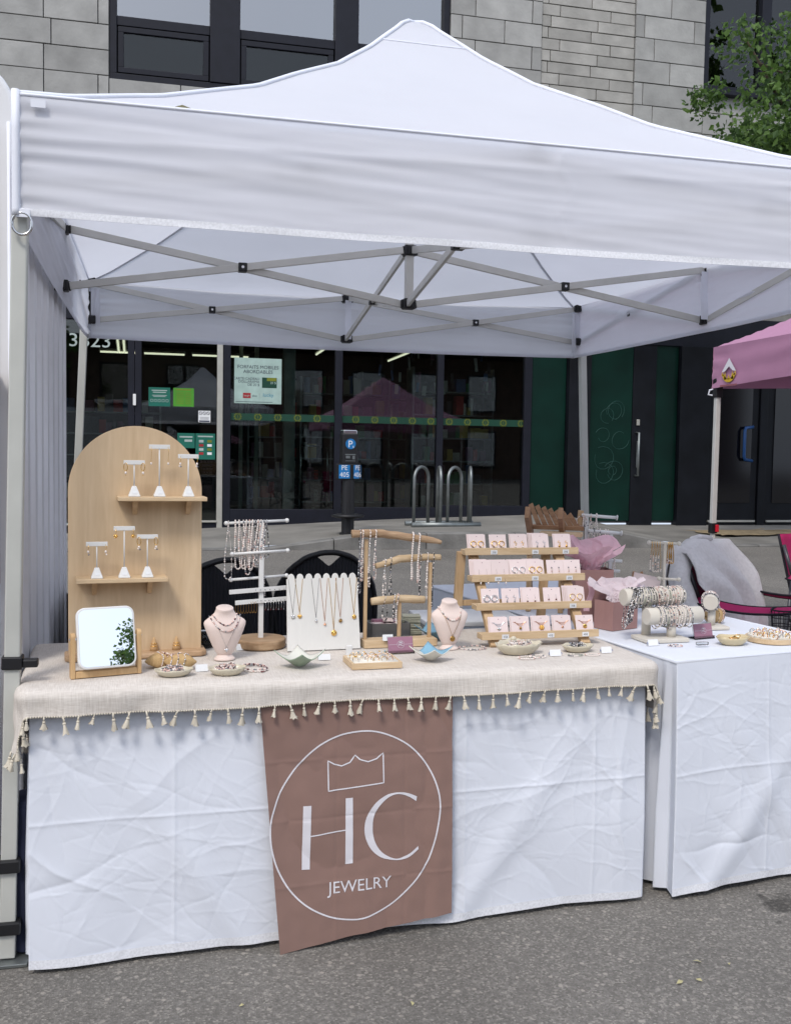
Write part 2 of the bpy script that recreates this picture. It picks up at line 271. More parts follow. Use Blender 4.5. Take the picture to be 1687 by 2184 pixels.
# ---------------------------------------------------------------- mesh helpers
class MB:
    def __init__(s): s.v = []; s.f = []; s.m = []
    def add(s, vs, fs, m=0):
        n = len(s.v); s.v.extend([tuple(v) for v in vs])
        for f in fs: s.f.append(tuple(i+n for i in f)); s.m.append(m)
        return s
    def box(s, c, d, rz=0, m=0, rx=0, ry=0):
        Mx = Matrix.Translation(c) @ Matrix.Rotation(rz, 4, 'Z') @ Matrix.Rotation(ry, 4, 'Y') @ Matrix.Rotation(rx, 4, 'X')
        v = [Mx @ Vector((x*d[0]/2, y*d[1]/2, z*d[2]/2)) for x in (-1, 1) for y in (-1, 1) for z in (-1, 1)]
        return s.add(v, [(0, 1, 3, 2), (4, 6, 7, 5), (0, 4, 5, 1), (2, 3, 7, 6), (0, 2, 6, 4), (1, 5, 7, 3)], m)
    def bar(s, p, q, w, h, m=0, upv=(0, 0, 1)):
        p = Vector(p); q = Vector(q); d = (q-p).normalized(); u = Vector(upv)
        if abs(d.dot(u)) > .98: u = Vector((0, 1, 0))
        sd_ = d.cross(u).normalized(); u = sd_.cross(d)
        v = [e + sd_*(a*w/2) + u*(b*h/2) for e in (p, q) for a, b in ((-1, -1), (1, -1), (1, 1), (-1, 1))]
        return s.add(v, [(0, 1, 2, 3)[::-1], (4, 5, 6, 7), (0, 1, 5, 4), (1, 2, 6, 5), (2, 3, 7, 6), (3, 0, 4, 7)], m)
    def tube(s, pts, r, n=8, m=0, closed=False):
        pts = [Vector(p) for p in pts]; k = len(pts)
        rs = r if isinstance(r, (list, tuple)) else [r]*k
        vs = []; pu = None
        for i in range(k):
            a = pts[i-1] if (i or closed) else pts[i]; b = pts[(i+1) % k] if (i < k-1 or closed) else pts[i]
            d = (b-a).normalized() if (b-a).length > 1e-9 else Vector((0, 0, 1))
            if pu is None: u = d.cross(Vector((0, 0, 1)));  u = d.cross(Vector((0, 1, 0))) if u.length < .05 else u
            else: u = pu - d*pu.dot(d)
            u.normalize(); pu = u; v = d.cross(u)
            vs += [pts[i] + (u*math.cos(t) + v*math.sin(t))*rs[i] for t in [2*math.pi*j/n for j in range(n)]]
        fs = []
        for i in range(k if closed else k-1):
            for j in range(n):
                i2 = (i+1) % k; fs.append((i*n+j, i*n+(j+1) % n, i2*n+(j+1) % n, i2*n+j))
        if not closed: fs += [tuple(range(n))[::-1], tuple(range((k-1)*n, k*n))]
        return s.add(vs, fs, m)
    def lathe(s, prof, c=(0, 0, 0), n=24, m=0, fx=1, fy=1):
        vs = []; k = len(prof)
        for r_, z in prof: vs += [(c[0]+fx*r_*math.cos(2*math.pi*j/n), c[1]+fy*r_*math.sin(2*math.pi*j/n), c[2]+z) for j in range(n)]
        fs = [(i*n+j, i*n+(j+1) % n, (i+1)*n+(j+1) % n, (i+1)*n+j) for i in range(k-1) for j in range(n)]
        fs += [tuple(range(n))[::-1], tuple(range((k-1)*n, k*n))]
        return s.add(vs, fs, m)
    def ball(s, c, r, m=0, nu=7, nv=5, Mx=None):
        rx, ry, rz = r if isinstance(r, (list, tuple)) else (r, r, r)
        vs = [(0, 0, rz)]
        for i in range(1, nv):
            t = math.pi*i/nv
            vs += [(rx*math.sin(t)*math.cos(2*math.pi*j/nu), ry*math.sin(t)*math.sin(2*math.pi*j/nu), rz*math.cos(t)) for j in range(nu)]
        vs.append((0, 0, -rz)); e = len(vs)-1
        fs = [(0, 1+j, 1+(j+1) % nu) for j in range(nu)]
        for i in range(nv-2): fs += [(1+i*nu+j, 1+(i+1)*nu+j, 1+(i+1)*nu+(j+1) % nu, 1+i*nu+(j+1) % nu) for j in range(nu)]
        fs += [(e, 1+(nv-2)*nu+(j+1) % nu, 1+(nv-2)*nu+j) for j in range(nu)]
        c = Vector(c)
        if Mx is not None: vs = [Mx @ Vector(v) + c for v in vs]
        else: vs = [Vector(v)+c for v in vs]
        return s.add(vs, fs, m)
    def prism(s, poly, d, Mx=None, m=0, me=None):
        """extrude polygon (x,z) along y from 0 to d"""
        n = len(poly); vs = [Vector((x, 0, z)) for x, z in poly] + [Vector((x, d, z)) for x, z in poly]
        if Mx is not None: vs = [Mx @ v for v in vs]
        k = len(s.v); s.add(vs, [tuple(range(n)), tuple(range(n, 2*n))[::-1]], m)
        for i in range(n):
            j = (i+1) % n; s.f.append((k+i, k+n+i, k+n+j, k+j)); s.m.append(m if me is None else me)
        return s
    def grid(s, fn, nu, nv, m=0):
        vs = [fn(i/nu, j/nv) for j in range(nv+1) for i in range(nu+1)]; k = nu+1
        return s.add(vs, [(j*k+i, j*k+i+1, (j+1)*k+i+1, (j+1)*k+i) for j in range(nv) for i in range(nu)], m)
    def text(s, body, size, Mx, m=0, align='CENTER', sx=1):
        vs, fs = text_geo(body, align); return s.add([Mx @ Vector((v[0]*size*sx, 0, v[1]*size)) for v in vs], fs, m)
    def build(s, name, mats, parent=None, smooth=False, bev=0, seg=2, loc=None, solid=0, sub=0):
        me = bpy.data.meshes.new(name); me.from_pydata(s.v, [], s.f)
        for x in (mats if isinstance(mats, (list, tuple)) else [mats]): me.materials.append(M[x] if isinstance(x, str) else x)
        me.polygons.foreach_set('material_index', s.m)
        if smooth: me.polygons.foreach_set('use_smooth', [True]*len(me.polygons))
        me.update(); o = bpy.data.objects.new(name, me); C.objects.link(o)
        if parent is not None: o.parent = parent
        if loc is not None: o.location = loc
        if solid: md = o.modifiers.new('thickness', 'SOLIDIFY'); md.thickness = solid; md.offset = 0
        if sub: md = o.modifiers.new('smooth', 'SUBSURF'); md.levels = md.render_levels = sub
        if bev:
            md = o.modifiers.new('bevel', 'BEVEL'); md.width = bev; md.segments = seg; md.limit_method = 'ANGLE'; md.angle_limit = R(40)
        return o
_tx = {}
def text_geo(body, align='CENTER'):
    if (body, align) not in _tx:
        cu = bpy.data.curves.new('t', 'FONT'); cu.body = body; cu.align_x = align; cu.size = 1; cu.resolution_u = 3
        o = bpy.data.objects.new('t', cu); C.objects.link(o); dg = bpy.context.evaluated_depsgraph_get()
        ev = o.evaluated_get(dg); me = ev.to_mesh()
        _tx[(body, align)] = ([tuple(v.co) for v in me.vertices], [tuple(p.vertices) for p in me.polygons])
        ev.to_mesh_clear(); bpy.data.objects.remove(o); bpy.data.curves.remove(cu)
    return _tx[(body, align)]
def tag(o, label=None, cat=None, group=None, kind=None):
    if label: o['label'] = label
    if cat: o['category'] = cat
    if group: o['group'] = group
    if kind: o['kind'] = kind
    return o
def thing(name, loc, rz, label, cat, group=None):
    o = bpy.data.objects.new(name, None); C.objects.link(o); o.location = loc; o.rotation_euler = (0, 0, rz); o.empty_display_size = .05
    return tag(o, label, cat, group)
def inst(src, parent=None, loc=None, rot=None, sc=None):
    o = src.copy(); C.objects.link(o); o.parent = parent
    if loc is not None: o.location = loc
    if rot is not None: o.rotation_euler = rot
    if sc is not None: o.scale = sc
    return o
def T(x, y, z, rz=0, rx=0, ry=0):
    return Matrix.Translation((x, y, z)) @ Matrix.Rotation(rz, 4, 'Z') @ Matrix.Rotation(ry, 4, 'Y') @ Matrix.Rotation(rx, 4, 'X')
def interp(x, xs, ys): return float(np.interp(x, xs, ys))
def creases(P, n, amp, wid, lng, seed, box):
    """sum of short sharp fold lines over points P (N,2)"""
    g = np.random.default_rng(seed); out = np.zeros(len(P))
    for _ in range(n):
        c = np.array([g.uniform(box[0], box[1]), g.uniform(box[2], box[3])]); a = g.normal(-.5, .9)
        d = np.array([math.cos(a), math.sin(a)]); q = P-c
        L = g.uniform(.4, 1)*lng; s_ = q@d; t_ = q@np.array([-d[1], d[0]]) + .15*np.sin(s_*6/L)*L*.2
        W = wid*g.uniform(.5, 1.6)
        out += g.choice([-1, 1])*amp*g.uniform(.3, 1)*np.exp(-np.abs(t_)/W)*np.exp(-(s_/L)**2)
    return out
# ================================================================ the setting
def zg(y): return interp(y, [-50, 4, 11.2], [0, 0, .26])
ys = [-60, -20, -5, 0, 2, 3, 4, 5, 6, 8, 10, 11.2]
b = MB(); xs = [-60, -20, -8, -4, 0, 4, 8, 20, 60]
for j in range(len(ys)-1):
    for i in range(len(xs)-1):
        b.add([(xs[i], ys[j], zg(ys[j])), (xs[i+1], ys[j], zg(ys[j])), (xs[i+1], ys[j+1], zg(ys[j+1])), (xs[i], ys[j+1], zg(ys[j+1]))], [(0, 1, 2, 3)])
tag(b.build('road', 'asphalt'), kind='structure')
kh = lambda x: interp(x, [-60, 1.2, 2.5, 5.6, 6.4, 60], [.02, .02, .19, .19, .03, .03])
wz = lambda x: interp(x, [-60, -6, -1.2, .84, 3.4, 5.9, 6.5, 60], [.22, .22, .25, .33, .45, .53, .36, .36])
kerb = thing('kerb', (0, 11.2, .26), 0, None, None); tag(kerb, kind='structure')
x = -9.0
while x < 14:
    L = 1.1; b = MB(); n = 4
    v = []
    for i in range(n+1):
        X = x+.006+(L-.012)*i/n; h = kh(X); v += [(X, 0, -.1), (X, -.004, h-.012), (X, .012, h), (X, .16, h+.002), (X, .16, -.1)]
    f = [(i*5+k, i*5+k+1, (i+1)*5+k+1, (i+1)*5+k) for i in range(n) for k in range(4)] + [(0, 1, 2, 3, 4), tuple(range(n*5, n*5+5))[::-1]]
    b.add(v, f); b.build('kerb_stone', 'kerb', kerb); x += L
b = MB(); X = [-60, -12] + [-9+.4*i for i in range(60)] + [20, 60]
sw = [11.37, 11.9, 12.5, 13.1, 13.75]
sz = lambda x, t: (.26+kh(x))*(1-t) + wz(x)*t
for j in range(4):
    for i in range(len(X)-1):
        t0 = (sw[j]-11.37)/2.38; t1 = (sw[j+1]-11.37)/2.38
        b.add([(X[i], sw[j], sz(X[i], t0)), (X[i+1], sw[j], sz(X[i+1], t0)), (X[i+1], sw[j+1], sz(X[i+1], t1)), (X[i], sw[j+1], sz(X[i], t1))], [(0, 1, 2, 3)])
tag(b.build('pavement', 'concrete'), kind='structure')

# ---------------------------------------------------------------- stone building
BY = 13.62
bld = thing('stone_building', (0, BY, .3), 0, 'grey limestone building with dark framed windows above the shop front', 'building')
b = MB()
for x0, x1, z0, z1 in [(-9, -.57, 3.3, 9.2), (-.57, 3.97, 3.3, 6.13), (3.97, 7.88, 3.3, 9.2), (7.88, 13, 3.3, 6.75), (-.57, 3.97, 8.7, 9.2), (7.88, 13, 8.9, 9.2)]:
    b.box(((x0+x1)/2, .18, (z0+z1)/2-.3), (x1-x0, .3, z1-z0))
b.build('wall', 'mortar', bld)
_sm = {}
def stone(x0, x1, z0, z1, m, proud):
    k = (round(x1-x0, 3), round(z1-z0, 3), m)
    if k not in _sm:
        q = MB().box((0, 0, 0), (x1-x0-.012, .10, z1-z0-.012)); o = q.build('stone' if m == 'stone' else 'brick', m, bld, bev=.004); _sm[k] = o
    else: o = inst(_sm[k], bld)
    o.location = ((x0+x1)/2, .05-proud+random.uniform(-.004, .004), (z0+z1)/2-.3)
def courses(x0, x1, z0, z1, h, lens, m, proud, ph=0):
    z = z0; r = ph
    while z < z1-.05:
        x = x0; seq = lens[r % len(lens)]; k = 0
        while x < x1-.04:
            L = seq[k % len(seq)]; e = min(x+L, x1)
            if x1-e < .1: e = x1
            stone(x, e, z, z+h, m, proud); x = e; k += 1
        z += h; r += 1
courses(-3.57, -.575, 5.20, 8.4, .318, [(.92, .62, .66, .8), (.2, .48, .95, .66, .92), (.66, .92, .62)], 'stone', .03)
courses(-.575, 3.97, 5.2, 6.13, .31, [(.9, .62, .74), (.5, .9, .66)], 'stone', .03)
courses(3.97, 5.32, 4.6, 8.4, .318, [(.17, .62, .56), (.36, .84, .15)], 'stone', .03)
courses(5.32, 6.76, 4.6, 8.4, .159, [(.14, .72, .58), (.28, .78, .38), (.1, .66, .68)], 'brick', .0)
courses(6.76, 7.88, 4.6, 8.4, .318, [(.14, .80, .18), (.56, .56), (.3, .82)], 'stone', .03)
courses(7.89, 10.6, 4.6, 6.74, .318, [(.8, .62, .9), (.5, .9, .66)], 'stone', .0)
def window(x0, x1, z0, z1, mull, tran, pane_rows, gl='glass2'):
    W = MB().box(((x0+x1)/2, .06, z0+.04-.3), (x1-x0, .12, .08)).box(((x0+x1)/2, .06, z1-.04-.3), (x1-x0, .12, .08))
    W.box((x0+.045, .061, (z0+z1)/2-.3), (.09, .118, z1-z0-.16)).box((x1-.045, .061, (z0+z1)/2-.3), (.09, .118, z1-z0-.16))
    fr = W.build('window', 'frame', bld, bev=.006)
    for m0, m1 in mull: MB().box(((m0+m1)/2, .05, (z0+z1)/2-.3), (m1-m0, .13, z1-z0-.17)).build('mullion', 'frame', fr, bev=.006)
    e = [x0+.09] + [v for mm in mull for v in mm] + [x1-.09]
    for i in range(0, len(e), 2):
        a, c = e[i], e[i+1]
        if tran:
            MB().box(((a+c)/2, .07, tran-.3), (c-a, .1, .12)).build('transom', 'frame', fr, bev=.006)
            lo, hi = (z0+.08, tran-.06), (tran+.06, z1-.08)
            # the lower light is a vent with its own frame, leaning out a little
            q = MB()
            for bx, bz, sx, sz_ in [((a+c)/2, lo[0]+.05, c-a-.03, .07), ((a+c)/2, lo[1]-.05, c-a-.03, .07)]: q.box((bx, .045, bz-.3), (sx, .07, sz_))
            for bx in (a+.05, c-.05): q.box((bx, .046, (lo[0]+lo[1])/2-.3), (.07, .07, lo[1]-lo[0]-.17))
            q.build('vent_frame', 'frame', fr, bev=.005)
            MB().box(((a+c)/2, .06, (lo[0]+lo[1])/2-.3), (c-a-.16, .012, lo[1]-lo[0]-.16), rx=R(3)).build('pane', 'glass3', fr)
        else: hi = (z0+.08, z1-.08)
        MB().box(((a+c)/2, .085, (hi[0]+hi[1])/2-.3), (c-a, .012, hi[1]-hi[0])).build('pane', gl, fr)
        if pane_rows[i//2]: MB().box(((a+c)/2, .22, (hi[0]+hi[1])/2-.3), (c-a+.05, .02, hi[1]-hi[0])).build('blind', 'blind', fr)
    MB().box(((x0+x1)/2, .5, (z0+z1)/2-.3), (x1-x0, .02, z1-z0)).build('dark_room', 'dark', fr)
    return fr
window(-.57, 3.97, 6.13, 8.7, [(.70, 1.09), (2.36, 2.68)], 6.88, [1, 1, 0])
window(7.88, 12.2, 6.84, 8.9, [(8.82, 8.98), (9.9, 10.1)], None, [0, 0, 0], 'glass')
MB().box((10.04, -.02, 6.79-.3), (4.3, .2, .07)).build('sill', 'frame', bld, bev=.006)

# ---------------------------------------------------------------- shop front
sf = thing('glass_storefront', (0, 13.7, .3), 0, 'black framed glass shop front under the stone building', 'shop front')
def sp(name, m, x0, x1, z0, z1, y0, y1, par=sf, bev=.006): return MB().box(((x0+x1)/2, (y0+y1)/2, (z0+z1)/2-.3), (x1-x0, y1-y0, z1-z0)).build(name, m, par, bev=bev)
sp('fascia', 'frame', -9, 13, 3.05, 3.5, -.07, .3)
for x0, x1 in [(-1.35, -1.25), (-.34, -.255), (-.25, -.165), (.90, 1.0), (2.43, 2.53), (3.90, 3.99), (5.21, 5.32), (-4.1, -4.0)]: sp('mullion', 'frame', x0, x1, .2, 3.06, -.06, .06)
sp('door_post', 'alu', .82, .895, .2, 3.07, -.075, .05)
for x0, x1, z in [(-9, -4.1, .36), (-4, -1.35, .36), (-1.25, -.34, .36), (-.165, .82, .40), (1.0, 2.43, .58), (2.53, 3.90, .61), (3.99, 5.21, .64)]:
    sp('sill', 'frame', x0, x1, .1, z, -.058, .058)
    sp('pane', 'glass', x0, x1, z, 3.05, -.006, .006, bev=0)
sp('threshold', 'alu', -.16, .82, .40, .425, -.09, -.03); sp('threshold', 'alu', -1.25, -.34, .36, .38, -.085, -.03)
sp('door_lock', 'white', -.275, -.235, 1.95, 2.1, -.085, -.06)
# right hand entrance: green panel, pillar, green door, black doors
sp('green_panel', 'greenpanel', 5.33, 5.86, .5, 3.05, -.03, .05); sp('sill', 'frame', 5.33, 5.86, .2, .52, -.05, .05)
sp('pillar', 'blackpanel', 5.87, 6.21, .2, 3.05, -.13, .05)
d = sp('green_door', 'greenpanel', 6.225, 6.915, .42, 3.05, -.05, .02)
MB().tube([(6.99, -.06, .80), (6.99, -.15, .80), (6.99, -.15, 1.44), (6.99, -.06, 1.44)], .018, 10).build('handle', 'steel', sf, smooth=True)
sp('lock_plate', 'alu', 6.985, 7.035, 1.85, 1.94, -.08, -.06); sp('push_plate', 'steel', 7.0, 7.04, 1.22, 1.62, -.075, -.06)
g = random.Random(3)
b = MB()
for k in range(9):      # pale scratched loops of old graffiti on the green door
    cx, cz, rr = g.uniform(6.35, 6.8), g.uniform(1.1, 2.2), g.uniform(.05, .13); n = 14; a0 = g.uniform(0, 6)
    b.tube([(cx+rr*math.cos(a0+t*.42)*(1+.04*t), -.052, cz-.3+rr*1.3*math.sin(a0+t*.42)) for t in range(n)], .004, 4)
b.build('graffiti', mat('chalky_graffiti', (.012, .06, .05), .7), sf)
sp('door_frame', 'blackpanel', 6.92, 7.29, .3, 3.05, -.06, .05); sp('green_panel', 'greenpanel', 7.30, 7.66, .42, 3.05, -.04, .03)
sp('pillar', 'blackpanel', 7.67, 8.17, .3, 3.05, -.12, .05)
for x0, x1 in ((8.19, 9.05), (9.2, 10.4), (10.6, 13)):
    dd = sp('black_door', 'blackpanel', x0, x1, .36, 3.05, -.05, .03)
    q = MB().box(((x0+x1)/2, -.06, 1.75-.3), (x1-x0-.24, .01, 2.1)); q.build('pane', mat('dark_tinted_glass', (.004, .004, .006), .08, spec=.5), dd)
    MB().box(((x0+x1)/2, -.075, .42-.3), (x1-x0-.05, .03, .03)).build('threshold', 'alu', dd)
sp('door_frame', 'blackpanel', 9.06, 9.19, .3, 3.05, -.08, .05); sp('door_frame', 'blackpanel', 10.41, 10.59, .3, 3.05, -.08, .05)
MB().tube([(8.95, -.06, 1.05), (8.78, -.13, 1.07), (8.76, -.14, 1.12), (8.76, -.14, 1.50), (8.78, -.13, 1.55), (8.95, -.06, 1.57)], .024, 10).build('blue_handle', 'bluegrip', sf, smooth=True)
# green film band with a row of round emblems
band = sp('window_band', 'green', 1.0, 5.21, 1.79, 1.885, -.0105, -.0075, bev=0)
for xa in np.arange(1.1, 5.2, .272):
    if any(a-.07 < xa < c+.07 for a, c in ((2.43, 2.53), (3.9, 3.99))): continue
    q = MB()
    for k in range(12):
        t = k*math.pi/6; q.bar((xa+.038*math.cos(t), -.0125, 1.838-.3+.038*math.sin(t)), (xa+.054*math.cos(t), -.0125, 1.838-.3+.054*math.sin(t)), .002, .012)
    q.tube([(xa+.036*math.cos(t), -.0125, 1.838-.3+.036*math.sin(t)) for t in np.linspace(0, 6.28, 17)[:-1]], .003, 4, closed=True)
    q.text('1', .062, T(xa, -.0125, 1.818-.3)); q.build('emblem', 'yellow', band)
q = MB(); q.text('3823', .245, T(-.82, -.0135, 2.70-.3), sx=1.12); q.build('house_number', 'lettering', sf)
# shop interior
inn = thing('shop_interior', (0, 13.8, .4), 0, 'dim shop interior seen through the glass', 'interior'); 
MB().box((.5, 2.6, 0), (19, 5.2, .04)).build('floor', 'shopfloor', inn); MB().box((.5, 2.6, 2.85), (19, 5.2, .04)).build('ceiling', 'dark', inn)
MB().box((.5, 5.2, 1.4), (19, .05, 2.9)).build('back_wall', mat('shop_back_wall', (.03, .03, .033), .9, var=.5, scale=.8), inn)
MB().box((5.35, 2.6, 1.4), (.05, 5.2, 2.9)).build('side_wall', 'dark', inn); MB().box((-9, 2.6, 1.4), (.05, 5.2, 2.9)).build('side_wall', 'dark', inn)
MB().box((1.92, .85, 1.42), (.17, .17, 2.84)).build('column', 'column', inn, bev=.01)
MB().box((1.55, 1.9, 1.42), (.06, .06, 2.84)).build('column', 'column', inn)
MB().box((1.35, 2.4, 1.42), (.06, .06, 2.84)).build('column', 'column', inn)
for p, q_, lb in [((-.43, 14.3), (-.52, 18.6), 'right one of the two close lit tubes beside the house number'), ((-.52, 14.3), (-.62, 18.6), 'left one of the two close lit tubes beside the house number'), ((2.72, 14.6), (2.78, 17.6), 'lit slanting ceiling tube above the parking post'), ((4.2, 15.5), (4.25, 18.3), 'lit ceiling tube above the bike rack, high in the shop'), ((1.35, 15.2), (1.37, 16.2), 'short lit ceiling tube above the pale poster')]:
    t = tag(thing('ceiling_light', (p[0], p[1], 3.08), 0, None, None), lb, 'ceiling light', 'fluorescent tubes on the shop ceiling')
    MB().bar((0, 0, .05), (q_[0]-p[0], q_[1]-p[1], .05), .07, .04).build('housing', 'alu', t); MB().tube([(0, .03, .012), (q_[0]-p[0], q_[1]-p[1]-.03, .012)], .016, 8).build('tube', 'tube', t)
for a, c, lb in ((-.96, -.28, 'left'), (-.2, .55, 'middle'), (.65, 1.7, 'right')):
    t = tag(thing('ceiling_light', (a, 18.6, 3.08), 0, None, None), '%s of the three lit tubes running across the far shop end' % lb, 'ceiling light', 'fluorescent tubes across the back of the shop')
    MB().bar((0, 0, .05), (c-a, 0, .05), .07, .04).build('housing', 'alu', t); MB().tube([(0.02, 0, .012), (c-a-.02, 0, .012)], .016, 8).build('tube', 'tube', t)
PROD = [mat('goods_%d' % i, c, .6) for i, c in enumerate([(.55, .04, .04), (.5, .5, .47), (.10, .17, .36), (.5, .36, .08), (.07, .26, .11), (.22, .09, .17), (.06, .06, .07), (.65, .62, .58)])]
def shelf_unit(x, y, wid, hgt, label, rz=0, dens=.75):
    t = thing('shelf_unit', (x, y, .42), rz, label, 'shelf', 'shelves of goods inside the shop')
    MB().box((0, .2, hgt/2), (wid, .02, hgt)).build('back_panel', 'dark', t)
    for s in (-1, 1): MB().box((s*wid/2, 0, hgt/2), (.03, .4, hgt)).build('upright', 'steel', t)
    q = MB()
    for k in range(int(hgt/.36)):
        z = .12+k*.36; MB().box((0, 0, z), (wid-.03, .38, .02)).build('shelf_board', 'steel', t)
        xx = -wid/2+.06
        while xx < wid/2-.1:
            ww, hh = random.uniform(.05, .16), random.uniform(.12, .3)
            if random.random() < dens: q.box((xx+ww/2, random.uniform(-.12, -.02), z+.012+hh/2), (ww-.008, .16, hh), m=random.choice([0, 0, 1, 2, 3, 4, 5, 6, 7, 1, 5, 6, 6, 6]))
            xx += ww
    q.build('goods', PROD, t)['kind'] = 'stuff'
shelf_unit(4.55, 15.2, 1.3, 2.3, 'stocked shelf just behind the right shop window')
shelf_unit(3.1, 16.6, 1.5, 2.2, 'shelf of red and white goods in the middle of the shop')
shelf_unit(2.2, 17.8, 1.2, 2.2, 'far shelf beside the pale column inside the shop')
shelf_unit(-.7, 17.6, 1.6, 1.8, 'far shelf behind the left glass door')
shelf_unit(4.4, 17.7, 1.6, 2.4, 'tall shelf at the far right of the shop')
q = thing('hanging_goods', (3.6, 14.5, 2.3), 0, 'rows of small items hanging on hooks inside the shop window', 'goods'); 
for k in range(26):
    MB().box((random.uniform(-.3, 1.4), random.uniform(0, .3), random.uniform(.0, .62)), (random.uniform(.03, .07), .01, random.uniform(.1, .24)), ry=random.uniform(-.15, .15)).build('packet', PROD[random.choice([1, 2, 5, 6, 6, 6, 7])], q)
MB().box((.55, .16, .76), (1.8, .02, .02)).build('rail', 'steel', q)
# shopping cart just inside the glass
ct = thing('shopping_cart', (2.26, 14.35, .44), R(8), 'wire shopping cart parked inside the glass behind the parking post', 'cart')
q = MB()
for sx in (-.2, .2): q.tube([(sx, 0, .1), (sx, 0, .98), (sx*.9, .05, 1.02)], .011, 6); q.tube([(sx, 0, .14), (sx, .7, .12)], .011, 6)
q.tube([(-.2, 0, 1.02), (.2, 0, 1.02)], .014, 6); q.build('frame', 'chrome', ct, smooth=True)
q = MB()
for k in range(7):
    z = .28+k*.06; q.tube([(-.2, .02, z), (.2, .02, z)], .004, 4)
for k in range(11): q.tube([(-.2+k*.04, .02, .28), (-.2+k*.04, .02, .66)], .003, 4)
for sx in (-.2, .2):
    for k in range(6): q.tube([(sx, .02, .28+k*.07), (sx, .7, .34+k*.06)], .003, 4)
q.build('basket', 'chrome', ct)
for sx in (-.19, .19):
    for yy in (.02, .66): MB().tube([(sx-.012, yy, .05), (sx+.012, yy, .05)], .045, 10).build('wheel', 'white', ct)
# posters and stickers on the glass
def sheet(name, x0, x1, z0, z1, m, label, cat, y=13.689):
    t = thing(name, ((x0+x1)/2, y, (z0+z1)/2), 0, label, cat); MB().box((0, 0, 0), (x1-x0, .002, z1-z0)).build('sheet', m, t); return t
t = sheet('poster', 1.05, 1.69, 2.02, 2.635, 'posterpaper', 'pale poster advertising mobile plans with a gift card picture', 'poster')
q = MB().text('FORFAITS MOBILES', .066, T(0, -.0025, .165)).text('ABORDABLES', .066, T(0, -.0025, .103))
q.text('CARTE-CADEAU', .048, T(.02, -.0025, .012), align='RIGHT').text('DOLLARAMA', .048, T(.02, -.0025, -.028), align='RIGHT').text('DE 20 $', .048, T(.02, -.0025, -.068), align='RIGHT').text('plus', .04, T(-.045, -.0025, -.213)); q.build('lettering', 'ink', t)
MB().box((.155, -.002, -.02), (.2, .002, .14)).build('gift_card', 'green', t); MB().box((.185, -.0035, .026), (.13, .001, .045)).build('card_stripe', 'yellow', t)
MB().text('20 $', .045, T(.205, -.004, -.035)).build('card_price', 'posterpaper', t)
MB().box((-.15, -.002, -.2), (.105, .002, .07)).build('red_logo', 'crimson', t); MB().text('Virgin', .035, T(-.15, -.0035, -.212, ry=R(-6))).build('logo_lettering', 'posterpaper', t)
MB().text('lucky', .07, T(.14, -.0025, -.21)).build('blue_logo', mat('sky_print', (.04, .22, .34), .6), t); MB().box((.02, -.002, -.2), (.003, .001, .07)).build('divider', 'steel', t)
MB().box((-.05, -.002, -.285), (.5, .001, .006)).build('small_print', 'ink', t)
t = sheet('notice', -.075, .205, 1.95, 2.2, 'teal', 'dark green notice with a row of round icons on the glass door', 'notice')
q = MB().box((0, -.0015, .085), (.2, .001, .012)).box((0, -.0015, .06), (.17, .001, .012)).box((0, -.0015, .02), (.19, .001, .008)).box((0, -.0015, .005), (.16, .001, .008))
for k in range(5): q.tube([(-.1+k*.05+.018*math.cos(a), -.002, -.05+.018*math.sin(a)) for a in np.linspace(0, 6.28, 11)[:-1]], .003, 4, closed=True)
q.build('print', 'lettering', t)
t = sheet('notice', .245, .515, 1.955, 2.2, 'lime', 'lime green opening hours notice on the glass door', 'notice')
q = MB()
for k in range(7): q.box((-.045, -.0015, .06-k*.024), (.1, .001, .007)); q.box((.06, -.0015, .06-k*.024), (.08, .001, .007))
q.box((0, -.0015, .1), (.2, .001, .016)); q.build('print', 'yellow', t)
t = sheet('notice', .575, .735, 1.75, 1.905, 'paper', 'small white no smoking notice on the glass door', 'notice')
q = MB()
for k in range(3):
    q.tube([(-.05+k*.05+.02*math.cos(a), -.002, .045+.02*math.sin(a)) for a in np.linspace(0, 6.28, 13)[:-1]], .003, 4, closed=True); q.bar((-.064+k*.05, -.002, .059), (-.036+k*.05, -.002, .031), .001, .005)
for k in range(3): q.box((0, -.0015, -.01-k*.014), (.12, .001, .004))
q.box((0, -.0015, -.062), (.14, .001, .02)); q.build('print', 'ink', t)
t = sheet('notice', .54, .80, 1.25, 1.60, 'teal', 'dark green payment card notice low on the glass door', 'notice')
q = MB()
for r_ in range(4):
    for c_ in range(2): q.box((-.055+c_*.11, -.0015, .07-r_*.055), (.06, .001, .034), m=(r_*2+c_) % 4)
q.box((0, -.0015, .135), (.2, .001, .018), m=0); q.build('print', ['lettering', 'yellow', 'crimson', 'paper'], t)
t = sheet('notice', .30, .53, 1.40, 1.60, 'teal', 'dark green notice half hidden by the arched board', 'notice')
MB().box((0, -.0015, .05), (.17, .001, .02)).box((.03, -.0015, .0), (.1, .001, .03)).build('print', 'lettering', t)

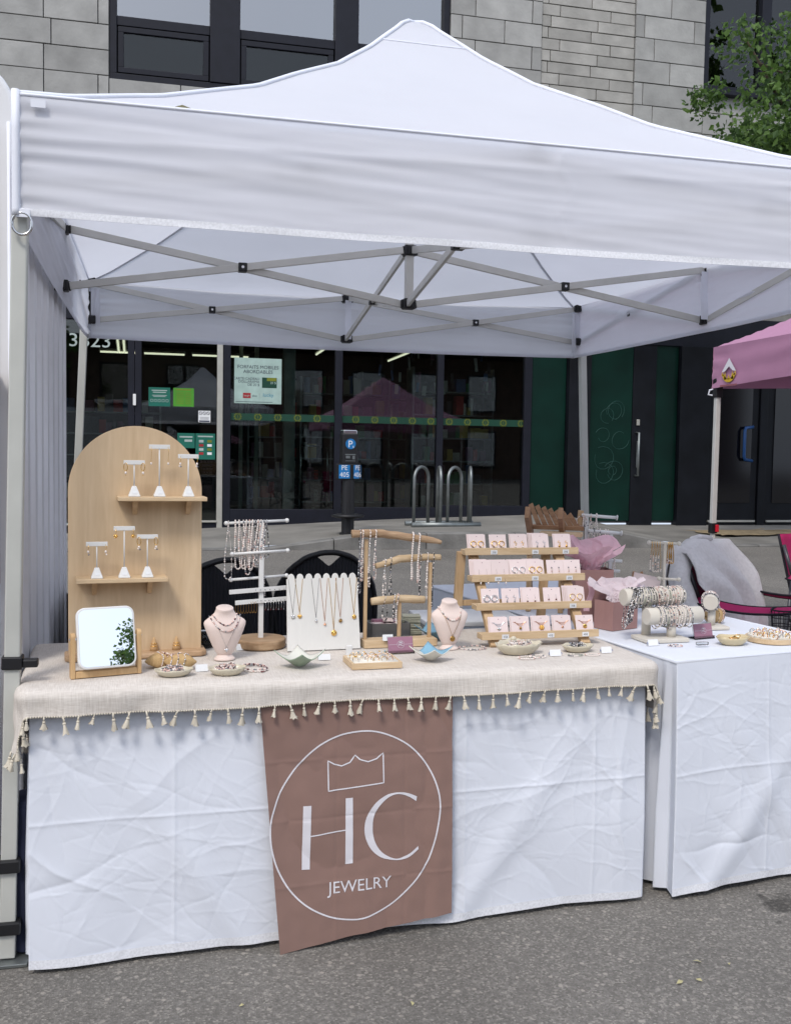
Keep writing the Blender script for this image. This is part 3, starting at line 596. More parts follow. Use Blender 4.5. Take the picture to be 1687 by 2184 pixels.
# ---------------------------------------------------------------- bike rack, parking post
t = thing('bike_rack', (3.62, 12.3, .44), R(2), 'galvanised bike rack with upright hoops on the pavement', 'bike rack')
for yy in (-.14, .16): MB().tube([(-.46, yy, .035), (.46, yy, .035)], .035, 14).build('base_rail', 'steel', t, smooth=True)
for cx, dx, dy in [(-.30, .125, .10), (-.06, .02, .13), (.15, .125, .10), (.36, .035, .13)]:
    pts = [(cx-dx, -dy, .04), (cx-dx, -dy, .62)] + [(cx-dx*math.cos(a), -dy*math.cos(a), .62+.15*math.sin(a)) for a in np.linspace(.25, math.pi-.25, 9)] + [(cx+dx, dy, .62), (cx+dx, dy, .04)]
    MB().tube(pts, .021, 10).build('hoop', 'steel', t, smooth=True)
t = thing('parking_post', (2.24, 11.62, .40), R(6), 'black parking post with blue P sign and number plates', 'parking post')
MB().lathe([(.10, 0), (.10, .02), (.075, .03), (.075, .66)], n=18).build('post', 'blackplastic', t, smooth=False)
MB().lathe([(.13, .20), (.19, .215), (.20, .235), (.13, .25)], n=28).build('ring', 'blackplastic', t, smooth=True)
MB().box((0, 0, .76), (.15, .12, .22)).box((0, 0, 1.02), (.19, .14, .36)).build('housing', 'blackplastic', t, bev=.012)
MB().box((0, 0, 1.22), (.17, .13, .05)).build('solar_cap', 'chrome', t, bev=.01)
q = MB(); q.tube([(0, -.073, 1.08), (0, -.077, 1.08)], .062, 24); q.build('p_sign', 'blue', t); MB().text('P', .115, T(-.005, -.078, 1.04)).text('s', .05, T(.032, -.078, 1.035)).build('p_letter', 'paper', t)
MB().box((0, -.072, .955), (.13, .002, .012)).box((-.03, -.072, .925), (.05, .002, .03)).box((.04, -.072, .92), (.03, .002, .04)).box((0, -.072, .88), (.12, .002, .006)).build('instructions', 'steel', t)
MB().box((-.02, -.06, .752), (.30, .04, .185)).build('plate_holder', 'blackplastic', t, bev=.006)
for cx, wd, tx_, a in ((-.075, .135, '405', 0), (.085, .10, '406', R(14))):
    pl = MB().box((cx, -.084, .752), (wd, .004, .16), rz=a).build('number_plate', 'blue', t)
    MB().text('PE', .082, T(cx, -.0885-.003*(a > 0), .772, a), sx=.8 if a else .95).text(tx_, .082, T(cx, -.0885-.003*(a > 0), .69, a), sx=.8 if a else .95).build('plate_lettering', 'paper', pl)
# ================================================================ white pop-up tent
HT = [0, .08, .21, .25, .39, .48, .59, .72, .77, .83, .89, .93, .955, .98, 1]
HZ = [2.29, 2.33, 2.415, 2.44, 2.55, 2.62, 2.735, 2.86, 2.925, 3.0, 3.09, 3.148, 3.188, 3.215, 3.222]
tent = thing('canopy_tent', (1.07, 4.23, 0), 0, 'white pop-up canopy tent sheltering the jewelry tables', 'tent')
HX, HY = 1.41, 1.47
def roof_z(x, y, seed=0):
    tx_ = 1-abs(x)/HX; ty = 1-abs(y)/HY; t = max(0, min(tx_, ty))
    z = interp(t, HT, HZ)
    e = abs(tx_-ty)
    z -= .022*math.exp(-((t-.05)/.2)**2)*min(1, e*2)     # slack of the cloth between the hips
    z += .006*noise.noise((x*3+seed, y*3, 1)) * min(1, t*6)*min(1, e*4)
    return z
NX = 110
b = MB(); b.grid(lambda u, v: (-HX+2*HX*u, -HY+2*HY*v, roof_z(-HX+2*HX*u, -HY+2*HY*v)), NX, NX)
ff = []
for i_, f_ in enumerate(b.f):
    a_, b_, c_, d_ = f_; ci_, cj_ = i_ % NX - NX/2+.5, i_//NX - NX/2+.5
    ff += [(a_, b_, c_), (a_, c_, d_)] if ci_*cj_ > 0 else [(a_, b_, d_), (b_, c_, d_)]
b.f = ff; b.m = [0]*len(ff)
b.build('roof_cloth', 'canopy', tent, smooth=True)
b = MB()
for sx in (-1, 1):
    for sy in (-1, 1):
        q = MB(); q.tube([(sx*HX*(1-t), sy*HY*(1-t), interp(t, HT, HZ)+.003) for t in np.linspace(0, 1, 44)], .009, 6); q.build('hip_piping', 'trim', tent, smooth=True)
ring = [(HX*.13*c, HY*.13*s, roof_z(HX*.13*c, HY*.13*s)+.002) for c, s in [(-1+2*k/12, -1) for k in range(12)]+[(1, -1+2*k/12) for k in range(12)]+[(1-2*k/12, 1) for k in range(12)]+[(-1, 1-2*k/12) for k in range(12)]]
MB().tube(ring, .0035, 5, closed=True).build('cap_seam', 'trim', tent, smooth=True)
VB = 1.985
def valance(name_side, ax, sgn, half, other):
    def fn(u, v):
        a = -half+2*half*u; z = 2.287+(VB-2.287)*v
        ce = min(u, 1-u); puck = math.exp(-ce*14)
        d = .004*noise.noise((a*.55+sgn*9, z*10+a*.5, ax*7.3)) + .003*noise.noise((a*.9+sgn*3, z*24+a*1.2, ax*5)) + .0022*noise.noise((a*1.8, z*50+a*2.2, 3)) + .0012*noise.noise((a*7, z*40, 5))
        d += puck*.011*noise.noise((a*2, z*38, 8+sgn)) + .0045*math.exp(-abs(v-.24+.14*(a/half)-.03*math.sin(a*2))/.045)
        d += .006*math.exp(-abs(a-.09+.02*math.sin(z*40))/.012)*(.3+.7*math.exp(-v*4)) - .004*math.exp(-((a-.05)/.03)**2)*math.exp(-v*5)
        d *= math.sin(min(1, v*6)*math.pi/2)
        d += .012*v*(1-puck)
        z += -.010*math.sin(math.pi*u)*v*v + .004*noise.noise((a*2, 2, sgn+ax))*v
        w_ = other+.004+d
        return (a, sgn*w_, z) if ax == 0 else (sgn*w_, a, z)
    nu, nv = 240, 44; o = MB().grid(fn, nu, nv).build('valance', 'canopy', tent, smooth=True)
    q = MB()       # hem band, doubled and stitched
    for k, (v0, v1) in enumerate(((.94, 1.0),)):
        q.grid(lambda u, v: tuple(Vector(fn(u, v0+(v1-v0)*v)) + (Vector((0, sgn*.0025, 0)) if ax == 0 else Vector((sgn*.0025, 0, 0)))), 170, 2)
    q.build('hem', 'webbing', o, smooth=True)
    MB().tube([tuple(Vector(fn(u, 0))+Vector((0, 0, .003))) for u in np.linspace(0, 1, 60)], .0045, 5).build('eave_piping', 'trim', o, smooth=True)
    return fn
vf = valance('front', 0, -1, HX, HY); valance('back', 0, 1, HX, HY); valance('left', 1, -1, HY, HX); valance('right', 1, 1, HY, HX)
for a_, z_ in ((.02, 2.015), (-.66, 2.165), (.74, 2.155)): MB().box((a_, -HY+.016, z_), (.042, .006, .036)).build('bracket_shadow_patch', 'blackplastic', tent)  # dark squares added behind the valance, showing through as the brackets' shadows
for sx in (-1, 1):
    for sy in (-1, 1): MB().tube([(sx*(HX+.006), sy*(HY+.006), z) for z in (2.30, 2.2, 2.1, 2.0, VB)], .011, 6).build('corner_piping', 'trim', tent, smooth=True)
# frame
ZU, ZL = 2.262, 2.035
NODE = {'FL': (-1.405, -1.435), 'FR': (1.425, -1.435), 'BL': (-1.43, 1.43), 'BR': (1.445, 1.43), 'F': (0, -1.43), 'B': (0, 1.43), 'L': (-1.43, 0), 'Rr': (1.44, 0), 'O': (0, 0)}
FOOT = {'FL': (-1.452, -1.45), 'FR': (1.50, -1.45), 'BL': (-1.53, 1.44), 'BR': (1.555, 1.44)}
for k, (fx, fy) in FOOT.items():
    cx, cy = NODE[k]; zb = zg(4.23+fy)
    pt = lambda z: Vector((fx+(cx-fx)*z/2.25, fy+(cy-fy)*z/2.25, z))
    lg = MB().bar(pt(.80), pt(2.09), .040, .040, upv=(0, 1, 0)).build('leg', 'pole', tent, bev=.004)
    MB().bar(pt(.015), pt(.83), .036 if k != 'FL' else .040, .036, upv=(0, 1, 0)).build('inner_leg', 'pole', lg, bev=.003)
    MB().box(pt(.006), (.11, .09, .010)).build('foot_plate', 'steel', lg, bev=.002)
    MB().bar(pt(.80), pt(.835), .052, .052, upv=(0, 1, 0)).box(pt(.815)+Vector((.045, -.005, 0)), (.04, .03, .022)).build('leg_clamp', 'blackplastic', lg, bev=.004)
    MB().bar(pt(2.09), pt(2.30), .034, .034, upv=(0, 1, 0)).build('leg_head', 'pole', lg, bev=.003)
def bracket(p, s=.052): return MB().box(p, (s, s, .044)).box(p, (s*1.35, s*.5, .036)).box(p, (s*.5, s*1.35, .036)).build('bracket', 'blackplastic', tent, bev=.004)
for k in NODE:
    c = NODE[k]; lo = ZL if len(k) == 1 or k == 'Rr' else 2.075; hi = ZU if len(k) == 1 or k == 'Rr' else 2.275
    kin = .03 if len(k) == 2 and k != 'Rr' else 0; ci = (c[0]-math.copysign(kin, c[0]), c[1]-math.copysign(kin, c[1])) if kin else c
    bracket((ci[0], ci[1], hi), .046 if kin else .052); bracket((ci[0], ci[1], lo), .046 if kin else .052)
    if len(k) == 2 and k != 'Rr': MB().box((c[0], c[1], (lo+hi)/2-.01), (.012, .052, .13)).box((c[0], c[1], (lo+hi)/2-.01), (.052, .012, .13)).build('slider_plate', 'blackplastic', tent, bev=.003)
def truss(a, c):
    A, B_ = NODE[a], NODE[c]; ca = len(a) == 2 and a != 'Rr'
    al, ah = (2.075, 2.275) if ca else (ZL, ZU)
    d = Vector((B_[0]-A[0], B_[1]-A[1], 0)).normalized(); s_ = Vector((-d.y, d.x, 0))*.009
    p1, q1 = Vector((*A, ah)), Vector((*B_, ZL)); p2, q2 = Vector((*A, al)), Vector((*B_, ZU)); off = d*.03
    MB().bar(p1+off+s_, q1-off+s_, .014, .030).build('truss_bar', 'bar', tent, bev=.002)
    MB().bar(p2+off-s_, q2-off-s_, .014, .030).build('truss_bar', 'bar', tent, bev=.002)
    mid = (p1+q1)/2; ang = math.atan2(d.y, d.x); f = (ah-al)/((ah-al)+(ZU-ZL)); mid = p1+(q1-p1)*f
    pv = MB().box(mid, (.036, .046, .036), rz=ang).build('pivot_plate', 'blackplastic', tent, bev=.003)
    MB().tube([mid+s_*2.7, mid-s_*2.7], .006, 8).build('rivet', 'chrome', pv)
for a, c in [('FL', 'F'), ('FR', 'F'), ('BL', 'B'), ('BR', 'B'), ('FL', 'L'), ('BL', 'L'), ('FR', 'Rr'), ('BR', 'Rr'), ('L', 'O'), ('Rr', 'O'), ('F', 'O'), ('B', 'O')]: truss(a, c)
MB().bar((0, 0, ZL-.01), (0, 0, 3.17), .034, .034, upv=(0, 1, 0)).build('centre_pole', 'bar', tent, bev=.003)
MB().lathe([(.0, 3.14), (.06, 3.15), (.05, 3.19), (.0, 3.2)], n=16).build('pole_cap', 'blackplastic', tent, smooth=True)
for (x, y), dx in ((NODE['B'], .03), (NODE['Rr'], -.01)):
    MB().grid(lambda u, v: (x-.018+.036*u+dx-.03, y-.04+.006*math.sin(v*5), 2.25-.22*v), 2, 10).build('tie_strap', 'trim', tent)
for k in ('BL', 'BR'):
    c = NODE[k]; MB().grid(lambda u, v: (c[0]+(.03+.045*u)*(1 if k[1] == 'L' else -1), c[1]-.04-.008*math.sin(u*9+v*3), 2.24-.2*v), 6, 8).build('corner_patch', 'canopy', tent, smooth=True)
q = MB(); q.tube([(-1.402+.024*math.cos(a), -1.478, 1.965+.026*math.sin(a)-(.0 if a < 3.2 else .004)) for a in np.linspace(0, 6.28, 21)[:-1]], .0042, 7, closed=True); q.build('d_ring', 'chrome', tent, smooth=True)
MB().box((-1.402, -1.478, 1.99), (.04, .006, .02)).build('ring_tab', 'trim', tent)
MB().box((-1.36, -1.488, 2.266), (.036, .003, .020)).build('corner_label', 'trim', tent)
# black weight bag strapped to the front left foot
wb = thing('weight_bag', (-.365, 2.835, 0), 0, 'black weight bag strapped to the foot of the white tent leg', 'weight bag')
MB().grid(lambda u, v: ((.062+.012*noise.noise((u*5, v*4, 2)))*math.cos(u*6.2832)+.028, (.055+.01*noise.noise((u*5, v*4, 4)))*math.sin(u*6.2832), .02+.40*v), 28, 24).build('bag', 'navy', wb, smooth=True)
MB().ball((.028, 0, .42), (.06, .052, .03), nu=16, nv=8).build('bag_top', 'navy', wb, smooth=True)
for z in (.10, .27): MB().box((-.012, -.056, z), (.062, .056, .035)).build('strap', 'blackplastic', wb, bev=.004)
lf = MB().add([(0, 0, .004), (.02, -.008, .012), (.045, 0, .004), (.02, .012, .006)], [(0, 1, 2, 3)]).build('leaf', 'fallen'); lf.location = (.05, 2.775, 2.297); lf.rotation_euler = (R(25), 0, 0)
tag(lf, 'small yellow leaf lying on the front eave of the white tent', 'leaf')

# ---------------------------------------------------------------- pink tent next door
pt_ = thing('canopy_tent', (5.19, 4.62, .07), 0, 'pink pop-up canopy tent with a crown logo at the right edge', 'tent')
PH = 1.5; PZ, PP, PV = 2.07, 3.05, 1.79
PT = [0, .1, .3, .5, .7, .85, 1]; PR = [0, .07, .23, .43, .66, .85, 1]
proof = lambda x, y: PZ+(PP-PZ)*interp(max(0, min(1-abs(x)/PH, 1-abs(y)/PH)), PT, PR)
MB().grid(lambda u, v: (-PH+2*PH*u, -PH+2*PH*v, proof(-PH+2*PH*u, -PH+2*PH*v)), 60, 60).build('roof_cloth', 'purple', pt_, smooth=True)
for ax in (0, 1):
    for sg in (-1, 1):
        def fn(u, v):
            a = -PH+2*PH*u; z = PZ+(PV-PZ)*v; ce = min(u, 1-u)
            d = .010*noise.noise((a*1.5+ax*5, z*9+a, sg*4)) + .012*math.exp(-ce*12)*noise.noise((a*6, z*20, 2)); d *= min(1, v*5)
            z += .035*math.sin(math.pi*u)*v
            return (a, sg*(PH+d), z) if ax == 0 else (sg*(PH+d), a, z)
        MB().grid(fn, 60, 12).build('valance', 'purple', pt_, smooth=True)
for sx, sy in ((-1, 1), (1, 1), (1, -1), (-1, -1)):
    x, y = sx*(PH-.025), sy*(PH-.03)
    MB().bar((x, y, .85), (x, y, 1.73), .034, .034, upv=(0, 1, 0)).build('leg', 'bar', pt_, bev=.003)
    MB().bar((x, y, 0), (x, y, .83), .026, .026, upv=(0, 1, 0)).build('inner_leg', 'bar', pt_, bev=.002)
    MB().box((x, y, .84), (.046, .046, .07)).build('leg_clamp', 'blackplastic', pt_, bev=.004); MB().box((x+.014, y-.03, .84), (.022, .02, .05)).build('release_button', 'red', pt_, bev=.004)
    MB().box((x, y, 1.80), (.05, .05, .14)).build('bracket', 'blackplastic', pt_, bev=.004); MB().box((x, y, .008), (.08, .08, .012)).build('foot_plate', 'steel', pt_)
for a, c in (((-PH, PH), (PH, PH)), ((-PH, -PH), (-PH, PH)), ((PH, -PH), (PH, PH)), ((-PH, -PH), (PH, -PH))):
    a, c = Vector((*a, 0))*.97, Vector((*c, 0))*.97; m_ = (a+c)/2
    for p, q_ in ((a, m_), (m_, c)):
        MB().bar(p+Vector((0, 0, 2.03)), q_+Vector((0, 0, 1.84)), .012, .025).build('truss_bar', 'bar', pt_); MB().bar(p+Vector((.015, .015, 1.84)), q_+Vector((.015, .015, 2.03)), .012, .025).build('truss_bar', 'bar', pt_)
MB().tube([(-PH+.01, PH-.02, 1.79), (-PH-.015, PH+.005, 1.78), (-PH-.02, PH+.01, 1.75), (-PH+.005, PH, 1.745)], .006, 6).build('tie_loop', 'trim', pt_)
# logo on the valance facing the tables: white roof over a golden crown
LX, LY, LZ = -PH-.012, 5.905-4.62, 1.895
lg = lambda y, z: (LX, LY-y, LZ+z)
q = MB(); outer = [(-.085, -.005), (0, .085), (.085, -.005)]; inner = [(.045, .0), (0, .03), (-.045, .0)]
q.add([lg(*p) for p in outer+inner], [(0, 1, 4, 5), (1, 2, 3, 4)])
q.build('logo_roof', 'print', pt_)
q = MB(); a = np.linspace(math.pi, 2*math.pi, 14)
q.add([lg(.075*math.cos(t), -.02+.055*math.sin(t)) for t in a]+[lg(.05*math.cos(t), -.02+.03*math.sin(t)) for t in a], [(i, i+1, 15+i, 14+i) for i in range(13)])
for y0 in (-.07, -.04, 0, .04, .07): q.add([lg(y0-.016, -.055 if abs(y0) < .05 else -.03), lg(y0+.016, -.055 if abs(y0) < .05 else -.03), lg(y0*1.1, -.022 if y0 == 0 else .0)], [(0, 1, 2)])
q.build('logo_crown', mat('logo_gold', (.62, .40, .03), .5), pt_)
MB().add([lg(-.1, -.088), lg(.1, -.088), lg(.1, -.1), lg(-.1, -.1)], [(0, 1, 2, 3)]).build('logo_lettering', mat('logo_brown', (.28, .10, .12), .6), pt_)

# ---------------------------------------------------------------- white kiosk on the left
kx, ky = -.372, 2.97
ki = thing('market_kiosk', (kx, ky, 0), 0, 'white market kiosk with corrugated grey side wall at left edge', 'kiosk')
def rib(u, v):
    s = u*1.62; ph = (s/.2) % 1; d = interp(ph, [0, .10, .42, .52, .92, 1], [0, .034, .034, 0, 0, 0]); return (-.045+d, .10+s, .06+2.2*v)
b = MB(); us = []
for k in range(12):
    for ph in (0, .10, .42, .52): us.append((k+ph)*.2)
us = [u for u in us if u < 1.62]+[1.62]
for i in range(len(us)-1):
    p, q_ = rib(us[i]/1.62, 0), rib(us[i+1]/1.62-1e-6, 0)
    p0 = (p[0], .10+us[i]); 
    b.add([(p[0], .10+us[i], .06), (q_[0], .10+us[i+1], .06), (q_[0], .10+us[i+1], 2.28), (p[0], .10+us[i], 2.28)], [(0, 1, 2, 3)])
b.build('corrugated_wall', 'ribs', ki)
MB().box((-.9, .88, 1.15), (1.7, 1.6, 2.2)).build('body', 'kiosk', ki)
# front corner post with rounded shoulder and the front panel
prof = [(-.9, 0), (0, 0), (0, 2.30)] + [(-.11+.11*math.cos(a), 2.30+.14*math.sin(a)) for a in np.linspace(.2, math.pi/2, 8)] + [(-.9, 2.46)]
MB().prism(prof, .09, T(0, 0, 0)).build('front_panel', 'kiosk', ki, bev=.012)
for xx in (-.018, -.055): MB().tube([(xx, -.004, .02), (xx, -.004, 2.28)], .006, 6).build('panel_seam', 'trim', ki, smooth=True)
MB().prism([(-.9, 2.3), (-.10, 2.3), (-.02, 2.24), (-.02, 2.28), (-.09, 2.37), (-.9, 2.37)], 1.6, T(0, .1, .07)).build('roof_edge', 'kiosk', ki, bev=.01)
MB().box((-.122, -.03, 1.30), (.15, .045, .60)).build('wooden_panel', 'brownwood', ki, bev=.008); MB().box((-.120, -.055, 1.585), (.16, .03, .05)).build('wooden_cap', 'brownwood', ki, bev=.008)
MB().box((-.27, -.035, .60), (.42, .05, .9)).build('wooden_counter', 'brownwood', ki, bev=.008)
# ================================================================ tables and cloths
TOP = .757
def table_frame(name, loc, rz, L, D, label):
    t = thing(name, (*loc, 0), rz, label, 'table')
    MB().box((L/2, D/2, TOP-.022), (L-.02, D-.02, .03)).build('table_top', 'white', t, bev=.006)
    for x in (.12, L-.12):
        for y in (.08, D-.08): MB().tube([(x, y, 0), (x, y, TOP-.04)], .014, 8).build('leg', 'steel', t, smooth=True)
    return t
def skirt(loc, rz, L, D, seed, pl, pr, label, group):
    """fitted cloth: flat top, creased sides, corner pleats that open towards the hem"""
    t = thing('tablecloth', (*loc, 0), rz, label, 'tablecloth', group)
    def seg(a, c, n): return [(a[0]+(c[0]-a[0])*k/n, a[1]+(c[1]-a[1])*k/n) for k in range(n)]
    bot = []; top = []
    chain = [((-.012, D), (0, D), 24, 0), ((-.012, .12), (0, .10), 6, 1), ((.016, .085), (0, .07), 6, 1), ((-.018, .06), (0, .045), 6, 1), ((.018, .035), (0, .02), 6, 1), ((-.004, -.022), (0, 0), int(290*L), 2), ((L+.004, -.022), (L, 0), 6, 1), ((L-.02, .02), (L, .02), 6, 1), ((L+.012, .04), (L, .04), 6, 1), ((L-.015, .065), (L, .06), 6, 1), ((L+.016, .09), (L, .08), 6, 1), ((L-.005, .12), (L, .10), 24, 0), ((L+.012, D), (L, D), 1, 0)]
    kind = []
    for i in range(len(chain)-1):
        n = chain[i][2]; bot += seg(chain[i][0], chain[i+1][0], n); top += seg(chain[i][1], chain[i+1][1], n); kind += [chain[i][3]]*n
    bot.append(chain[-1][0]); top.append(chain[-1][1]); kind.append(0)
    K = len(bot); NV = 210
    P = np.array([[top[i][0], TOP*(1-j/NV)] for j in range(NV+1) for i in range(K)])
    g = np.random.default_rng(seed)
    D1 = creases(P, int(230*L), .0011, .0024, .11, seed, (0, L, 0, TOP)) + creases(P, int(60*L), .0016, .0040, .24, seed+1, (0, L, 0, TOP)) + creases(P, int(14*L), .0040, .020, .34, seed+2, (0, L, 0, TOP))
    nn = lambda x, z, s: noise.noise((x, z, s))
    b = MB(); vs = []
    for j in range(NV+1):
        v = j/NV; pb = min(1, v*1.5)**.8
        for i in range(K):
            x = top[i][0]+(bot[i][0]-top[i][0])*pb; y = top[i][1]+(bot[i][1]-top[i][1])*pb; z = TOP*(1-v)
            fd = min(1, v*9)
            if kind[i] == 2:
                dd = D1[j*K+i] + .0022*(math.exp(-abs((x-.16) % .42-.21)/.004)+math.exp(-abs(z-.39-.01*nn(x*2, 0, 3))/.004)) + .010*nn(x*5.5+.4*z, z*.5, seed+2)*v + .007*nn(x*2.2+(TOP-z)*1.2, z*1.1, seed) + .012*math.sin((x*.9+z*1.1+seed)*7)*v*.35
                # two broad diagonal drapes falling from the corners
                dd += .012*math.exp(-(((x-.10)-(TOP-z)*.62)/.05)**2)*v + .012*math.exp(-(((L-x-.06)-(TOP-z)*.75)/.06)**2)*v
                y -= dd*fd
            elif kind[i] == 0: x += (D1[(j*K+i) % len(D1)]*.8+.012*nn(y*7, z*.8, seed+4)*v)*fd*(1 if x > L/2 else -1)
            hem = .016+.012*nn(x*2.2, y*2.2, seed+7)
            z = hem+z*(1-hem/TOP)
            vs.append((x, y, z))
    b.add(vs, [(j*K+i, (j+1)*K+i, (j+1)*K+i+1, j*K+i+1) for j in range(NV) for i in range(K-1)])
    o = b.build('skirt', 'skirt', t, smooth=True)
    q = MB(); j0 = NV-7       # stitched hem, a doubled strip just proud of the skirt
    ii = [i for i in range(K) if kind[i] == 2][::2]; n2 = len(ii); q.add([(vs[j*K+i][0], vs[j*K+i][1]-.0022, vs[j*K+i][2]) for j in (j0, NV) for i in ii], [(i, n2+i, n2+i+1, i+1) for i in range(n2-1)])
    q.build('hem', 'webbing', o, smooth=True)
    tp = MB(); tp.grid(lambda u, v: (L*u, D*v, TOP+.001*noise.noise((u*9, v*6, seed)) - .004*(u < .001 or u > .999 or v < .001)), 60, 30); tp.build('top_cloth', 'skirt', t, smooth=True)
    MB().tube([(0, D, TOP-.003), (0, 0, TOP-.003), (L, 0, TOP-.003), (L, D, TOP-.003)], .0045, 6).build('edge_seam', 'skirt', t, smooth=True)
    return t
T1 = (-.315, 2.715); A1 = .0413; L1, D1_ = 1.80, .62
T2 = (1.58, 2.765); A2 = R(9.5)
table_frame('folding_table', T1, A1, L1, D1_, 'long folding table under the linen cloth and white skirt')
table_frame('folding_table', T2, A2, .76, 1.83, 'folding table under the plain white cloth on the right')
skirt(T1, A1, L1, D1_, 11, 1, 1, 'creased white tablecloth skirt hanging behind the brown banner', 'white tablecloths')
skirt(T2, A2, .76, 1.83, 23, 1, 1, 'creased white tablecloth covering the right table top and all', 'white tablecloths')

# ---------------------------------------------------------------- linen throw with tassels
ln = thing('linen_throw', (*T1, 0), A1, 'beige linen throw with tasselled edge over the long table', 'tablecloth')
OV_F, OV_S, RAD = .082, .178, .026
def lin(u, v):
    """cloth point (u,v) measured on the flat cloth -> position; edges fall over the table rim"""
    a = -u if u < 0 else (u-L1 if u > L1 else 0); bq = -v if v < 0 else 0
    x = min(max(u, 0), L1); y = max(v, 0); e = math.hypot(a, bq)
    zt = TOP+.005+.0012*noise.noise((u*7, v*7, 2))
    if e < 1e-9:
        z = zt
        if v < .10: z += .009*max(0, noise.noise((u*4.0, v*6, 5)))*(1-v/.10)*min(1, v/.02)
        return Vector((x, y, z))
    sx = (-1 if u < 0 else 1); dx, dy = sx*a/e, -bq/e
    bend = min(e, RAD*1.57); out = RAD*math.sin(bend/RAD); dn = RAD*(1-math.cos(bend/RAD)) + max(0, e-bend)
    wv = .5*(1+math.sin(u*16+3*noise.noise((u*3, 0, 1))))
    fold = (e/.08)*(.016*noise.noise((u*5, v*9, 3))+.009*noise.noise((u*13, v*12, 7)))
    ox, oy = out+.012+fold+(.02*math.sin(v*30)*e if a > bq else 0), out+.024+fold
    z = zt-dn*(1+.05*noise.noise((u*3, 0, 9)))
    return Vector((x+dx*ox, y+dy*oy, max(z, .45)))
U0, U1, V0, V1 = -OV_S, L1+OV_S, -OV_F, D1_-.01
us = np.concatenate([np.linspace(U0, 0, 24)[:-1], np.linspace(0, L1, 180)[:-1], np.linspace(L1, U1, 24)])
vv = np.concatenate([np.linspace(V0, 0, 14)[:-1], np.linspace(0, .14, 16)[:-1], np.linspace(.14, V1, 20)])
b = MB(); k = len(us); b.add([lin(u, v) for v in vv for u in us], [(j*k+i, j*k+i+1, (j+1)*k+i+1, (j+1)*k+i) for j in range(len(vv)-1) for i in range(k-1)])
b.build('linen', 'linen', ln, smooth=True)
# knotted trim and tassels
edge = [lin(u, V0) for u in np.linspace(U0, U1, 330)]
q = MB()
for i, p in enumerate(edge): q.ball(p+Vector((0, -.0015, -.001)), .0028, nu=5, nv=4)
q.build('knotted_trim', 'tassel', ln, smooth=True)
def tassel_mesh(seed):
    g = random.Random(seed); b = MB(); bend = g.uniform(-.006, .006)
    bend *= 1.6; b.tube([(0, 0, .002), (bend*.4, -.002, -.008), (bend*.6, -.001, -.016)], .0030, 6)
    b.ball((bend*.7, -.001, -.019), (.0058, .0058, .0050), nu=8, nv=5)
    n = 12; sk = []
    rows = [(.0046, -.022), (.0062, -.028), (.0078, -.036), (.0090+g.uniform(0, .003), -.046)]
    for r_, z in rows:
        for j in range(n):
            a = 2*math.pi*j/n; rr = r_*(1+(.3 if j % 2 else -.22)*min(1, (-z-.02)*40)*g.uniform(.4, 1.3)); sk.append((bend*.7+bend*(-z-.02)*18+rr*math.cos(a), -.001+rr*.75*math.sin(a), z+(g.uniform(-.006, .004) if z < -.04 else 0)))
    b.add(sk, [(i*n+j, i*n+(j+1) % n, (i+1)*n+(j+1) % n, (i+1)*n+j) for i in range(3) for j in range(n)])
    return b
src = [tassel_mesh(s).build('tassel', 'tassel', ln, smooth=True) for s in range(14)]
pos = [lin(u, V0-.0) for u in np.arange(U0+.004, U1, .0425)] + [lin(U0, v) for v in np.arange(-.04, .35, .0425)] + [lin(U1, v) for v in np.arange(-.04, .35, .0425)]
for i, p in enumerate(pos):
    o = src[i] if i < 14 else inst(src[(i*5) % 14], ln)
    s = random.uniform(.68, .95); o.location = p+Vector((random.uniform(-.003, .003), -.002, -.001)); o.rotation_euler = (random.uniform(-.2, .15), random.gauss(0, .17), random.uniform(-1.5, 1.5)); o.scale = (s, s, s*random.uniform(.85, 1.12))

# ---------------------------------------------------------------- banner
BT = [(.283, .705), (.842, .700), (.846, .052), (.341, -.0)]
bn = thing('banner', (.565, 2.70, 0), 0, 'rose brown cloth banner with white crown and HC logo on the skirt', 'banner')
def bpos(x, z, off=0):
    fl = 1-z/.757; yf = 2.715+A1*(x+.315)-.030-.026*fl
    f = .012*noise.noise((x*3.2, z*2.6, 4.2)) + .006*noise.noise((x*9+z*4, z*5, 1.7)) + .0016*noise.noise((x*30, z*22, 6))
    xl = .283+(.341-.283)*(1-(z/.705)); 
    f += .022*math.exp(-(max(0, x-xl)/.07))*max(0, fl-.1) + .006*math.exp(-((x-xl-.10-.16*fl)/.045)**2)*fl
    f += .010*math.exp(-((x-.80)/.03)**2)*(.4+fl*.3) + .0016*(math.exp(-abs(x-.50)/.004)+math.exp(-abs(x-.70)/.004)+math.exp(-abs(z-.36-.01*x)/.004)+math.exp(-abs(z-.53)/.004)+math.exp(-abs(z-.18)/.004))
    return (x-.565, yf-abs(f)*.9-.001-off-2.70, z)
def bil(u, v):
    a = (BT[0][0]+(BT[1][0]-BT[0][0])*u, BT[0][1]+(BT[1][1]-BT[0][1])*u); c = (BT[3][0]+(BT[2][0]-BT[3][0])*u, BT[3][1]+(BT[2][1]-BT[3][1])*u)
    return (a[0]+(c[0]-a[0])*v, a[1]+(c[1]-a[1])*v)
MB().grid(lambda u, v: bpos(*bil(u, v)), 150, 180).build('cloth', 'banner', bn, smooth=True)
